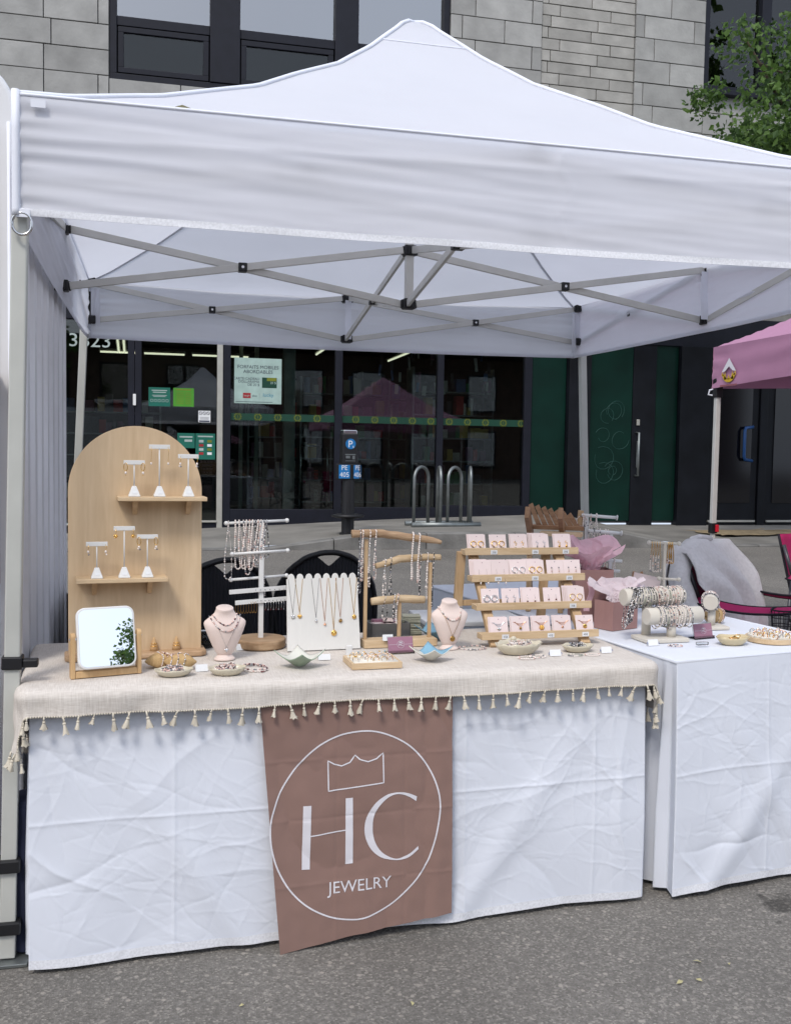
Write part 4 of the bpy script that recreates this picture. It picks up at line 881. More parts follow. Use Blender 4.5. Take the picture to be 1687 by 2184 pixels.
def ribbon(pts, wd, closed=False, n=None):
    pts = [np.array(p) for p in pts]
    if closed: pts = pts+[pts[0]]
    P = []
    for i in range(len(pts)-1):
        m_ = max(2, int(np.linalg.norm(pts[i+1]-pts[i])/.006)); P += [pts[i]+(pts[i+1]-pts[i])*k/m_ for k in range(m_)]
    P.append(pts[-1]); vs = []
    for i in range(len(P)):
        a, c = P[max(0, i-1)], P[min(len(P)-1, i+1)]
        if closed and i in (0, len(P)-1): a, c = P[-2], P[1]
        d = (c-a)/max(1e-9, np.linalg.norm(c-a)); nrm = np.array([-d[1], d[0]])*wd/2
        vs += [bpos(*(P[i]+nrm), .0012), bpos(*(P[i]-nrm), .0012)]
    return vs, [(2*i, 2*i+1, 2*i+3, 2*i+2) for i in range(len(P)-1)]
def smooth_closed(pts, k=6):
    n = len(pts); o = []
    for i in range(n):
        p0, p1, p2, p3 = [np.array(pts[(i+d) % n]) for d in (-1, 0, 1, 2)]
        for j in range(k):
            t = j/k; o.append(.5*((2*p1)+(-p0+p2)*t+(2*p0-5*p1+4*p2-p3)*t*t+(-p0+3*p1-3*p2+p3)*t**3))
    return o
circ = [(.578, .603), (.639, .592), (.706, .558), (.757, .506), (.792, .442), (.806, .374), (.795, .292), (.771, .214), (.73, .155), (.668, .102), (.606, .075), (.549, .069), (.484, .084), (.419, .121), (.37, .17), (.334, .234), (.316, .3), (.314, .36), (.325, .405), (.340, .445), (.363, .485), (.398, .527), (.445, .566), (.509, .595)]
MB().add(*ribbon(smooth_closed(circ), .0045, True)).build('circle_line', 'print', bn)
crown = [(.475, .525), (.494, .514), (.514, .509), (.538, .517), (.553, .536), (.567, .523), (.591, .515), (.616, .522), (.635, .537), (.637, .452), (.477, .44)]
MB().add(*ribbon(crown, .0036, True)).build('crown_line', 'print', bn)
def quadfill(c, nu, nv):
    q = MB(); q.grid(lambda u, v: bpos(*(np.array(c[0])*(1-u)*(1-v)+np.array(c[1])*u*(1-v)+np.array(c[2])*u*v+np.array(c[3])*(1-u)*v), .0012), nu, nv); return q
quadfill([(.405, .404), (.428, .404), (.425, .223), (.402, .225)], 4, 34).build('letter_stem', 'print', bn)
quadfill([(.526, .416), (.547, .416), (.549, .228), (.527, .227)], 4, 34).build('letter_stem', 'print', bn)
MB().add(*ribbon([(.426, .317), (.484, .323), (.527, .325)], .0035)).build('letter_bar', 'print', bn)
co = [(.737, .404), (.709, .416), (.679, .421), (.646, .416), (.614, .396), (.59, .361), (.582, .328), (.586, .295), (.603, .261), (.633, .236), (.679, .224), (.712, .229), (.743, .25)]
ci = [(.735, .39), (.709, .407), (.679, .416), (.651, .408), (.626, .387), (.61, .359), (.606, .327), (.61, .293), (.624, .263), (.647, .241), (.679, .228), (.712, .238), (.742, .259)]
def dens(p, k=5):
    o = []
    for i in range(len(p)-1):
        p0, p1, p2, p3 = [np.array(p[min(len(p)-1, max(0, i+d))]) for d in (-1, 0, 1, 2)]
        for j in range(k):
            t = j/k; o.append(.5*((2*p1)+(-p0+p2)*t+(2*p0-5*p1+4*p2-p3)*t*t+(-p0+3*p1-3*p2+p3)*t**3))
    return o+[np.array(p[-1])]
o1, i1 = dens(co), dens(ci); n = len(o1); vs = []
for t in (0, .33, .66, 1): vs += [bpos(*(o1[i]*(1-t)+i1[i]*t), .0012) for i in range(n)]
MB().add(vs, [(r_*n+i, r_*n+i+1, (r_+1)*n+i+1, (r_+1)*n+i) for r_ in range(3) for i in range(n-1)]).build('letter_c', 'print', bn)
tv, tf = text_geo('JEWELRY', 'LEFT'); mxx = max(v[0] for v in tv); mnx = min(v[0] for v in tv); mxy = max(v[1] for v in tv)
MB().add([bpos(.475+(v[0]-mnx)/(mxx-mnx)*.187, .149+v[1]/mxy*.0325, .0013) for v in tv], tf).build('lettering', 'print', bn)
# ================================================================ things on the tables
TT = TOP+.0065; TW = TOP+.0018
PI = math.pi
def plain(name, b, mats, loc, rz, label, cat, group=None, smooth=False, bev=0):
    o = b.build(name, mats, smooth=smooth, bev=bev); o.location = loc; o.rotation_euler = (0, 0, rz); return tag(o, label, cat, group)
def Wp(root, p): return root.matrix_basis @ Vector(p)
BM = ['pearl', 'greypearl', 'blackbead', 'pinkpearl', 'silver', 'gold', 'greenbead', 'redbead']
def pat(kind, g):
    """bead chooser: returns (material, radius, gap)"""
    if kind == 'pearl': return (0 if g.random() < .93 else 3, g.uniform(.0026, .0036), .0004)
    if kind == 'mixpearl': return (g.choice([0, 0, 0, 3, 1]), g.uniform(.0022, .0034), .0008)
    if kind == 'grey': return (g.choice([1, 1, 0, 2, 4]), g.uniform(.0019, .0030), .0004)
    if kind == 'dark': return (g.choice([2, 2, 2, 0, 1]), g.uniform(.0017, .0024), .0004)
    if kind == 'pink': return (g.choice([3, 3, 0, 0, 1, 7]), g.uniform(.0020, .0034), .0004)
    if kind == 'green': return (g.choice([6, 6, 1, 0]), g.uniform(.0020, .0030), .0004)
    if kind == 'spaced': return (g.choice([0, 0, 4]), g.choice([.0032, .0013, .0013, .0013]), .0006)
    if kind == 'spacedark': return (g.choice([0, 2, 2, 1]), g.choice([.0034, .0014, .0014, .0014]), .0006)
    if kind == 'chip': return (g.choice([3, 1, 1, 0, 3]), g.uniform(.0020, .0034), .0003)
def strand(b, pts, kind, seed=0, k=1.0, closed=False):
    g = random.Random(seed); pts = [Vector(p) for p in pts]
    if closed: pts.append(pts[0])
    seg = 0; pos = 0.0; lens = [(pts[i+1]-pts[i]).length for i in range(len(pts)-1)]; tot = sum(lens); d = 0
    m, r, gap = pat(kind, g); d = r*k
    while d < tot - r*k*.5:
        acc = 0
        for i, L in enumerate(lens):
            if acc+L >= d or i == len(lens)-1: p = pts[i].lerp(pts[i+1], min(1, (d-acc)/max(L, 1e-9))); dr = (pts[i+1]-pts[i]).normalized(); break
            acc += L
        rr = r*k; q = dr.to_track_quat('Z', 'Y').to_matrix()
        b.ball(p, (rr*.88, rr*.88, rr*1.12), m=m, nu=6, nv=4, Mx=q)
        m, r2, gap = pat(kind, g); d += r*k+r2*k+gap; r = r2
    return b
def thread(b, pts, m=0, r=.0005): return b.tube(pts, r, 4, m=m)
def ring_pts(r, n=24, ry=None, z=0, wob=0, seed=0):
    return [(r*math.cos(2*PI*i/n)*(1+wob*noise.noise((math.cos(i), i*.3, seed))), (ry or r)*math.sin(2*PI*i/n)*(1+wob*noise.noise((math.sin(i), i*.3, seed+4))), z) for i in range(n)]
def loop_pts(dx, top, bot, dy, n=16, lean=0):
    """a necklace hung over a bar: over the top, down both sides to a rounded bottom"""
    P = [(0, 0, top+.001)]
    L = [(-dx*(1-math.cos(t*PI/2))*.0-dx*min(1, t*1.5), -dy, top-(top-bot-abs(dx))*t) for t in np.linspace(0.02, 1, n)]
    A = [(-dx*math.cos(a), -dy*math.cos(a), bot+abs(dx)-abs(dx)*math.sin(a)) for a in np.linspace(.3, PI-.3, 7)]
    Rr = [(dx*min(1, t*1.5), dy, top-(top-bot-abs(dx))*t) for t in np.linspace(1, .02, n)]
    return [(p[0]+lean*(top-p[2]), p[1], p[2]) for p in P+L+A+Rr]
def price_card(x, y, rz, label, txt='25$', w=.03, h=.019, z=None):
    t = thing('price_card', (x, y, TT if z is None else z), rz, label, 'price card')
    MB().add([(-w/2, 0, 0), (w/2, 0, 0), (w/2, .007, h), (-w/2, .007, h), (-w/2, .014, 0), (w/2, .014, 0)], [(0, 1, 2, 3), (3, 2, 5, 4)]).build('card', 'paper', t, solid=.0004)
    MB().text(txt, h*.5, T(0, -.0004+.0025, h*.28, rx=R(-20)), sx=.9).build('writing', 'blueink', t); return t

# ---------------------------------------------------------------- arched plywood board, shelves, earring stands
ar = thing('arched_board', (-.052, 3.068, TT), R(5), 'tall arched plywood display board with two small shelves', 'display board')
poly = [(-.194, .012), (.194, .012), (.194, .50)] + [(.194*math.cos(a), .50+.194*math.sin(a)) for a in np.linspace(.06, PI-.06, 36)] + [(-.194, .50)]
MB().prism(poly, .016, T(0, 0, 0), 0, 1).build('board', ['ply', 'plyedge'], ar, bev=.0015)
bp = [(-.205+.0, -.03), (-.19, -.045), (.19, -.045), (.207, -.03), (.207, .05), (-.205, .05)]
q = MB(); n = len(bp); q.add([(x, y, 0) for x, y in bp]+[(x, y, .018) for x, y in bp], [tuple(range(n))[::-1], tuple(range(n, 2*n))] + [(i, (i+1) % n, n+(i+1) % n, n+i) for i in range(n)]); q.build('foot', 'plyedge', ar, bev=.006, seg=3)
SH = [(-.057, .199, .486), (-.173, .086, .248)]
for x0, x1, z in SH:
    sh = MB().box(((x0+x1)/2, -.043, z-.006), (x1-x0, .085, .012)).build('shelf', 'pine', ar, bev=.0015)
    for bx in (x0+.045, x1-.055): MB().prism([(0, 0), (0, -.043), (.008, -.043), (.05, 0)], .014, T(bx, -.001, z-.012, R(-90))).build('shelf_bracket', 'pinez', sh, bev=.001)
STANDS = [(0, -.010, .100, 'short white earring stand at the left of the upper shelf'), (0, .062, .147, 'tallest white earring stand in the middle of the upper shelf'), (0, .146, .120, 'white earring stand at the right end of the upper shelf'),
          (1, -.115, .100, 'short white earring stand at the left of the lower shelf'), (1, -.038, .145, 'tall white earring stand in the middle of the lower shelf'), (1, .028, .120, 'white earring stand at the right end of the lower shelf')]
EAR = ['hoop', 'drop', 'cluster', 'pearlchip', 'flower', 'hoopcluster']
WHERE = ['of the upper left stand', 'of the tallest upper stand', 'of the upper right stand', 'of the lower left stand', 'of the tall lower stand', 'of the lower right stand']
for i, (s, lx, h, lab) in enumerate(STANDS):
    z = SH[s][2]; p = Wp(ar, (lx, -.058, z+.0004))
    t = thing('earring_stand', p, R(5), lab, 'earring stand', 'earring stands on the board')
    MB().add([(-.0165, -.0165, 0), (.0165, -.0165, 0), (.0165, .0165, 0), (-.0165, .0165, 0), (-.0165, -.0165, .003), (.0165, -.0165, .003), (.0165, .0165, .003), (-.0165, .0165, .003), (-.006, -.006, .031), (.006, -.006, .031), (.006, .006, .031), (-.006, .006, .031)],
             [(3, 2, 1, 0), (8, 9, 10, 11)] + [(a+k, a+(k+1) % 4, a+4+(k+1) % 4, a+4+k) for a in (0, 4) for k in range(4)]).build('base', 'white', t, bev=.0015)
    MB().tube([(0, 0, .03), (0, 0, h)], .0019, 8).build('stem', 'white', t, smooth=True)
    MB().box((0, -.001, h), (.060, .006, .0125)).build('crossbar', 'white', t, bev=.0008)
    st = MB().box((.001, -.0135, .0125), (.0125, .001, .0075), rx=R(-21)).build('price_sticker', 'paper', t); MB().text('$48', .0055, T(.001, -.0144, .0105, rx=R(-21))).build('price', 'ink', st)
    for sx, side in ((-1, 'left'), (1, 'right')):
        pe = Wp(ar, (lx+sx*.0245, -.0655, z+h-.003)); k = EAR[i]; q = MB()
        if k == 'drop': q.tube([(0, 0, .004), (.001, 0, -.012), (0, 0, -.042)], .0005, 4, m=0); q.ball((0, 0, -.046), (.0028, .0028, .0042), m=1); d_ = 'gold thread earring with pearl drop'
        elif k in ('hoop', 'hoopcluster'):
            q.tube([(.0065*math.sin(a)*.8, -.003*math.sin(a), -.010+.0115*math.cos(a)) for a in np.linspace(0, 6.28, 17)[:-1]], .0011, 5, closed=True); q.ball((0, 0, -.027), (.0036, .0036, .0044), m=1)
            if k == 'hoopcluster': q.ball((.003, 0, -.034), .0026, m=2); q.ball((-.003, -.001, -.032), .0026, m=1)
            else: q.ball((0, 0, -.034), .0014, m=0)
            d_ = 'gold hoop earring with pearl drop' if k == 'hoop' else 'gold hoop earring with pearl cluster'
        elif k == 'flower':
            q.tube([(0, 0, .003), (.002, 0, -.008), (0, 0, -.012)], .0007, 4); q.ball((0, 0, -.019), .0042, m=0)
            for a in range(6): q.ball((.005*math.cos(a*PI/3), 0, -.019+.005*math.sin(a*PI/3)), .0019, m=0)
            d_ = 'gold flower earring'
        else:
            q.tube([(0, 0, .003), (.002, -.002, -.006), (0, 0, -.014)], .0008, 4); q.ball((0, 0, -.019), (.0034, .0034, .0045), m=1); q.ball((.002, -.001, -.027), .0026, m=2 if (k == 'cluster' or sx < 0) else 1)
            if k == 'cluster': q.ball((-.002, 0, -.026), .0026, m=1)
            d_ = 'gold pearl cluster earring' if k == 'cluster' else 'short hook earring with pearl'
        plain('earring', q, ['gold', 'pearl', 'greypearl'], pe, R(5), d_+' on the %s end %s' % (side, WHERE[i]), 'earring', 'earrings on the T stands', smooth=True)
# ring cones on the foot of the board
for lx, lab in ((.052, 'wooden ring cone nearer the mirror'), (.118, 'wooden ring cone further from the mirror')):
    t = thing('ring_cone', Wp(ar, (lx, -.012, .0184)), 0, lab, 'ring cone', 'ring cones')
    MB().lathe([(.0125, 0), (.0095, .014), (.0045, .034), (.001, .041)], n=16).build('cone', 'bamboo', t, smooth=True)
    for z, r in ((.014, .0105), (.021, .0085)): MB().tube(ring_pts(r, 16, z=z), .0010, 5, closed=True).ball((.002, -r, z+.002), .0022).build('ring', 'gold', t, smooth=True)

# ---------------------------------------------------------------- mirror
mr_ = thing('table_mirror', (-.128, 2.822, TT), R(15), 'rounded square mirror in a bamboo stand at the left front', 'mirror')
for sx in (-1, 1): MB().prism([(-.0125, 0), (.0125, 0), (.0125, .112)] + [(.0125*math.cos(a), .112+.0125*math.sin(a)) for a in np.linspace(.3, PI-.3, 8)] + [(-.0125, .112)], .012, T(sx*.0895+.006, 0, 0, R(90))).build('stand_post', 'bamboo', mr_, bev=.002)
MB().box((0, 0, .010), (.166, .025, .018)).build('stand_base', 'bamboo', mr_, bev=.002)
def rrect(w, h, r, n=7):
    o = []
    for cx, cz, a0 in ((w/2-r, h/2-r, 0), (-w/2+r, h/2-r, PI/2), (-w/2+r, -h/2+r, PI), (w/2-r, -h/2+r, 1.5*PI)): o += [(cx+r*math.cos(a0+PI/2*k/n), cz+r*math.sin(a0+PI/2*k/n)) for k in range(n+1)]
    return o
TILT = R(-14)
mm_ = T(0, -.002, .107, 0, TILT)
hd = MB().prism(rrect(.158, .168, .024), .014, mm_ @ T(0, -.007, 0)).build('mirror_frame', 'white', mr_, bev=.004, seg=3)
hd.data.transform(Matrix.Identity(4))
MB().add([mm_ @ Vector((x, -.0076, z)) for x, z in rrect(.146, .156, .019)], [tuple(range(32))]).build('mirror_glass', 'mirror', hd)
for sx in (-1, 1): MB().tube([(sx*.078, 0, .107), (sx*.098, 0, .107)], .004, 8).build('pivot_screw', 'chrome', mr_)

# ---------------------------------------------------------------- bracelet cushions and scalloped dishes
def cushion(name, loc, rz, size, label, kinds, tilt=0, z0=0):
    t = thing(name, loc, rz, label, 'cushion'); a, bq, c = size
    def fn(u, v):
        th = 2*PI*u; s = -1+2*v; x = a*s; w = (1-abs(s)**1.9)**.8 if abs(s) < 1 else 0; w = max(w, .10)
        cs, sn = math.cos(th), math.sin(th); p = .75
        return (x, bq*w*math.copysign(abs(cs)**p, cs), c+c*w*math.copysign(abs(sn)**p, sn)+.001*noise.noise((x*90, th, 2)))
    MB().grid(fn, 24, 24).build('cushion', 'burlap', t, smooth=True)
    for i, (s, k) in enumerate(kinds):
        w = (1-abs(s)**1.9)**.8; q = MB(); strand(q, [(a*s+.003*math.sin(3*th), (bq*w+.002)*math.copysign(abs(math.cos(th))**.75, math.cos(th)), c+(c*w+.002)*math.copysign(abs(math.sin(th))**.75, math.sin(th))) for th in np.linspace(0, 2*PI, 26)[:-1]], k, i+int(a*1000), .9, True)
        o = q.build('bracelet', BM, smooth=True); o.location = loc; o.rotation_euler = (0, 0, rz)
        tag(o, 'beaded bracelet wrapped round the %s, %s' % (label.split(' beside')[0].split(' behind')[0].split(' in front')[0], ['first from its left end', 'second from its left end', 'third from its left end'][i]), 'bracelet')
    return t
cushion('bracelet_cushion', (.018, 2.905, TT), R(20), (.045, .025, .021), 'left straw cushion beside the mirror', [(-.05, 'mixpearl'), (.25, 'pink'), (.55, 'mixpearl')])
cushion('bracelet_cushion', (.073, 2.872, TT), R(-14), (.047, .025, .022), 'right straw cushion in front of the ring cones', [(-.45, 'pink'), (-.05, 'mixpearl'), (.35, 'spaced')])
def scallop(name, loc, rz, a, bq, h, m, label, fill=None, lobes=14, cat='dish', group=None, peak=0, nb=70):
    t = thing(name, loc, rz, label, cat, group); n = 84
    prof = [(.50, 0), (.62, .05), (.80, .35), (.93, .72), (1.0, 1.0), (.965, 1.0), (.88, .72), (.74, .34), (.55, .13), (.2, .10)]
    vs = []
    for r_, z in prof:
        for j in range(n):
            th = 2*PI*j/n; k = 1+.035*abs(math.sin(th*lobes/2))*min(1, z*3) - .02*min(1, z*3)
            tip = 1+peak*max(0, math.cos(th))**14+peak*max(0, -math.cos(th))**14
            zz = z*h*(1+peak*2.2*math.exp(-((th-PI*.55)/.35)**2)*(z > .3)+ .06*math.sin(th*lobes/2)*(z > .9))
            vs.append((a*r_*k*math.cos(th)*tip, bq*r_*k*math.sin(th), zz))
    K = len(prof)
    fs = [(i*n+j, i*n+(j+1) % n, (i+1)*n+(j+1) % n, (i+1)*n+j) for i in range(K-1) for j in range(n)] + [tuple(range(n))[::-1], tuple(range((K-1)*n, K*n))]
    MB().add(vs, fs).build('bowl', m, t, smooth=True)
    if fill:
        g = random.Random(int(a*9999)); q = MB()
        for k in range(6):
            cx, cy, r_ = g.uniform(-.22, .22)*a, g.uniform(-.18, .18)*bq, g.uniform(.30, .52)
            strand(q, [(cx+x*a*r_, cy+y*bq*r_, h*.70+.0028*k*(1-.3*r_)+.002*math.sin(i)) for i, (x, y, _) in enumerate(ring_pts(1, 18))], fill, k, .95, True)
        q.build('beaded_jewelry', BM, t, smooth=True)['kind'] = 'stuff'
    return t
scallop('scalloped_dish', (.054, 2.79, TT), R(3), .053, .036, .020, 'cream', 'small cream scalloped dish of pink beads in front of the cushions', 'chip')
scallop('scalloped_dish', (.199, 2.782, TT), R(3), .053, .036, .022, 'cream', 'cream scalloped dish of pink beads in front of left bust', 'pink')
price_card(.132, 2.832, R(4), 'white price card between the two cream dishes at left', 'Bracelets', .034)

# ---------------------------------------------------------------- necklace busts
def bust(loc, rz, label, s=1.0):
    t = thing('necklace_bust', loc, rz, label, 'jewelry bust')
    sec = [(.014, .020, .012, .000), (.022, .026, .016, .0), (.04, .036, .021, -.001), (.065, .047, .025, -.002), (.090, .057, .027, -.003), (.106, .0625, .026, -.002), (.113, .0635, .023, .0), (.119, .060, .021, .002), (.126, .050, .019, .004), (.133, .039, .0185, .005), (.142, .0305, .018, .004), (.151, .0262, .0185, .003), (.156, .0262, .0195, .002), (.158, .0235, .0175, .002)]
    n = 30; vs = []
    for z, wx, wy, oy in sec:
        for j in range(n):
            th = 2*PI*j/n; vs.append((wx*math.cos(th)*s, (oy+wy*math.sin(th))*s, (z+(.006*-math.sin(th)*-1 if z > .15 else 0))*s))
    K = len(sec); MB().add(vs, [(i*n+j, i*n+(j+1) % n, (i+1)*n+(j+1) % n, (i+1)*n+j) for i in range(K-1) for j in range(n)] + [tuple(range(n))[::-1], tuple(range((K-1)*n, K*n))]).build('body', 'velvetpink', t, smooth=True, bev=0)
    MB().lathe([(.030*s, 0), (.032*s, .002), (.030*s, .006), (.020*s, .016*s), (.0, .016*s)], n=24, fy=.8).build('foot', 'velvetpink', t, smooth=True)
    def front(x, z): 
        z = max(.016, min(.155, z)); wx = interp(z, [a[0] for a in sec], [a[1] for a in sec]); wy = interp(z, [a[0] for a in sec], [a[2] for a in sec]); oy = interp(z, [a[0] for a in sec], [a[3] for a in sec])
        k = max(0, 1-(x/wx)**2)**.5 if abs(x) < wx else 0
        return (x*s, (oy-wy*k-.0022)*s, z*s)
    return t, front
def heart(b, c, s, m): 
    b.ball((c[0]-s*.45, c[1], c[2]), (s*.62, s*.4, s*.62), m=m, nu=10, nv=7); b.ball((c[0]+s*.45, c[1], c[2]), (s*.62, s*.4, s*.62), m=m, nu=10, nv=7)
    b.add([(c[0]-s*.98, c[1], c[2]-s*.25), (c[0]+s*.98, c[1], c[2]-s*.25), (c[0], c[1]-s*.35, c[2]-s*.3), (c[0], c[1]+s*.3, c[2]-s*.3), (c[0], c[1], c[2]-s*1.35)], [(0, 4, 2), (2, 4, 1), (1, 4, 3), (3, 4, 0), (0, 2, 1, 3)], m)
def dcurve(front, x0, z0, zb, n=22, p=2): return [front(x0*t, zb+(z0-zb)*abs(t)**p) for t in np.linspace(-1, 1, n)]
b1, fr1 = bust((.206, 2.985, TT), R(8), 'blush bust near the mirror with purple beads and silver heart')
L1_ = (.206, 2.985, TT)
q = MB(); strand(q, dcurve(fr1, .037, .137, .108), 'pink', 3, .95); strand(q, dcurve(fr1, .047, .134, .090, p=2.2), 'pink', 5, .95)
plain('bead_necklace', q, BM, L1_, R(8), 'double row of purple and pearl beads round the left bust', 'necklace', smooth=True)
def chain_necklace(front, loc, rz, x0, z0, zb, metal, pend, label, ps=.0062):
    t = thing('pendant_necklace', loc, rz, label, 'necklace')
    P = [front(-x0*(1-k), z0+(zb-z0)*k) for k in np.linspace(0, 1, 12)]; Q = [front(x0*(1-k), z0+(zb-z0)*k) for k in np.linspace(0, 1, 12)]
    MB().tube(P, .0006, 5).tube(Q, .0006, 5).build('chain', metal, t)
    q = MB(); c = Vector(P[-1])+Vector((0, -.002, -.008))
    if pend == 'heart': heart(q, c, ps, 0)
    else:
        q.ball(c, (ps*1.3, ps*.4, ps*1.3), nu=14, nv=8); q.ball(c+Vector((0, -.002, .001)), ps*.5)
    q.tube([c+Vector((.0025*math.cos(a), 0, ps*1.15+.0025*math.sin(a))) for a in np.linspace(0, 6.28, 9)[:-1]], .0007, 4, closed=True)
    q.build('pendant', metal if pend == 'heart' else 'darkgold', t, smooth=True); return t
chain_necklace(fr1, L1_, R(8), .036, .125, .042, 'silver', 'heart', 'fine chain with silver heart on the left bust')
b2, fr2 = bust((.921, 3.035, TT), R(8), 'blush bust between driftwood stand and tiered stand with pearl choker')
L2_ = (.921, 3.035, TT)
q = MB(); strand(q, dcurve(fr2, .041, .140, .098, p=2.4), 'mixpearl', 8, 1.25); plain('pearl_necklace', q, BM, L2_, R(8), 'large pearl choker round the right bust', 'necklace', smooth=True)
chain_necklace(fr2, L2_, R(8), .036, .128, .046, 'darkgold', 'disc', 'fine chain with round gold pendant on the right bust', .007)
# loose strands lying on the linen
def flat_strand(name, loc, rz, r, ry, kind, label, cat, seed=0, wob=.12, turns=1, k=1.0, group=None, z=None):
    q = MB()
    for i in range(turns): strand(q, ring_pts(r*(1-.12*i), 30, ry*(1-.1*i), z=.003+.004*i, wob=wob, seed=seed+i*3), kind, seed+i, k, True)
    return plain(name, q, BM, loc, rz, label, cat, group, smooth=True)
flat_strand('bead_necklace', (.281, 2.838, TT), R(25), .036, .045, 'pink', 'purple bead strand lying beside the cream dish by left bust', 'necklace', 2, .35, 2)
flat_strand('bead_necklace', (1.000, 3.03, TT), R(5), .045, .032, 'chip', 'brown bead strand lying by the foot of the right bust', 'necklace', 4, .25, 1)
flat_strand('bead_necklace', (.862, 3.005, TT), R(5), .022, .02, 'mixpearl', 'pale bead strand lying left of the right bust foot', 'necklace', 6, .25, 1)

# ---------------------------------------------------------------- white tiered jewelry tree
tr_ = thing('jewelry_tree', (.332, 3.165, TT), R(6), 'white jewelry tree with crossbars on a round wooden base', 'jewelry stand')
MB().lathe([(.074, 0), (.080, .004), (.081, .026), (.077, .030), (.0, .030)], n=40).build('base', 'olive', tr_, bev=.002)
MB().box((0, 0, .215), (.015, .012, .38)).build('post', 'white', tr_, bev=.001)
for z, x0, x1, dy in ((.402, -.115, .085, 0), (.306, -.098, .085, -.012), (.222, -.097, .088, .012)):
    cb = MB().tube([(x0, dy-.012, z-.004), (x1, dy+.012, z+.002)], .0045, 10).build('crossbar', 'white', tr_, smooth=True)
    for xx, s_ in ((x0, -1), (x1, 1)): MB().ball((xx, dy+.012*s_, z-.004 if s_ < 0 else z+.002), .0072, nu=12, nv=8).build('bar_knob', 'white', cb, smooth=True)
for z, x0, x1, n in ((.185, -.105, .08, 12), (.150, -.086, .082, 13)):
    e = MB().box(((x0+x1)/2, -.012, z), (x1-x0, .003, .014), rz=R(3), ry=R(-2.5)).build('earring_bar', 'white', tr_, bev=.0006)
    for k in range(n): MB().tube([(x0+.008+(x1-x0-.016)*k/(n-1), -.0142, z), (x0+.008+(x1-x0-.016)*k/(n-1), -.0138, z)], .0014, 8).build('hole', 'ink', e)
TL = tr_.location.copy()
def hang(root, x, ytop, ztop, zbot, dx, dy, kind, seed, label, group, lean=0, k=1.0, name='bead_necklace'):
    q = MB(); strand(q, loop_pts(dx, 0, zbot-ztop, dy, lean=lean), kind, seed, k); p = Wp(root, (x, ytop, ztop))
    return plain(name, q, BM, p, root.rotation_euler.z, label, 'necklace', group, smooth=True)
g = random.Random(5)
for i, x in enumerate([-.086, -.074, -.060, -.050, -.040, -.030, -.021, -.012, -.003, .007, .016]):
    hang(tr_, x, -.012+.03*(x+.115)/.2*.6, .407, .245+g.uniform(-.012, .02)-(.0 if i < 6 else -.02), g.uniform(.006, .010), .0062, ['pearl', 'pearl', 'mixpearl', 'pearl', 'mixpearl', 'pearl', 'grey', 'pearl', 'mixpearl', 'mixpearl', 'grey'][i], 20+i, 'pearl necklace, %s from left in the bunch on the white tree' % ORD[i], 'pearl necklaces bunched on the white tree', lean=g.uniform(-.06, .1), k=1.08)
hang(tr_, -.108, -.012, .406, .222, .012, .006, 'spaced', 41, 'thin beaded necklace at the left end of the white tree', None, k=.9)
hang(tr_, .012, .012, .228, .155, .004, .0055, 'grey', 42, 'short dark bead strand on the third bar of white tree', None, k=.9)
g = random.Random(9)
for k in range(8):
    x = -.080+k*.0085; q = MB().tube([(.001*math.sin(a), .0, -.018+.020*math.cos(a)) for a in []] or [(.0042*math.sin(a), -.0015*math.sin(a), -.017+.018*math.cos(a)) for a in np.linspace(0, 6.28, 18)[:-1]], .0006, 5, closed=True)
    plain('hoop_earring', q, 'darkgold', Wp(tr_, (x, -.015, .147)), R(20), 'thin gold hoop, %s from left on lowest bar of white tree' % ORD[k], 'earring', 'gold hoops on the white tree', smooth=True)
for k in range(8):
    x = .012+k*.0085; q = MB().tube([(0, 0, 0), (.001, 0, -.016), (0, 0, -.026)], .0005, 4).ball((0, 0, -.028), (.002, .002, .0026), m=1)
    plain('drop_earring', q, ['silver', 'greypearl' if k % 2 else 'redbead'], Wp(tr_, (x, -.015, .149)), 0, 'fine silver drop earring, %s of those right of the white post' % ORD[k], 'earring', 'silver drops on the white tree', smooth=True)
price_card(.263, 3.115, R(6), 'white price card at the foot of the white tree', '35$', .022)
jr = thing('plastic_jar', (.152, 3.185, TT), 0, 'clear plastic tub with black handwriting behind left bust', 'jar')
MB().lathe([(.030, 0), (.034, .002), (.037, .05), (.036, .05), (.033, .004), (.0, .004)], n=28).build('tub', 'clear', jr, smooth=True); MB().lathe([(.039, .05), (.039, .056), (0, .057)], n=28).build('lid', 'clear', jr, smooth=True)
MB().tube([(-.024+.0024*i, -.0372-.0008*math.cos(i*.3), .030+.004*math.sin(i*2.3)) for i in range(21)], .0006, 4).tube([(-.016+.0024*i, -.0375, .018+.004*math.sin(i*2.9+1)) for i in range(14)], .0006, 4).build('writing', 'ink', jr)

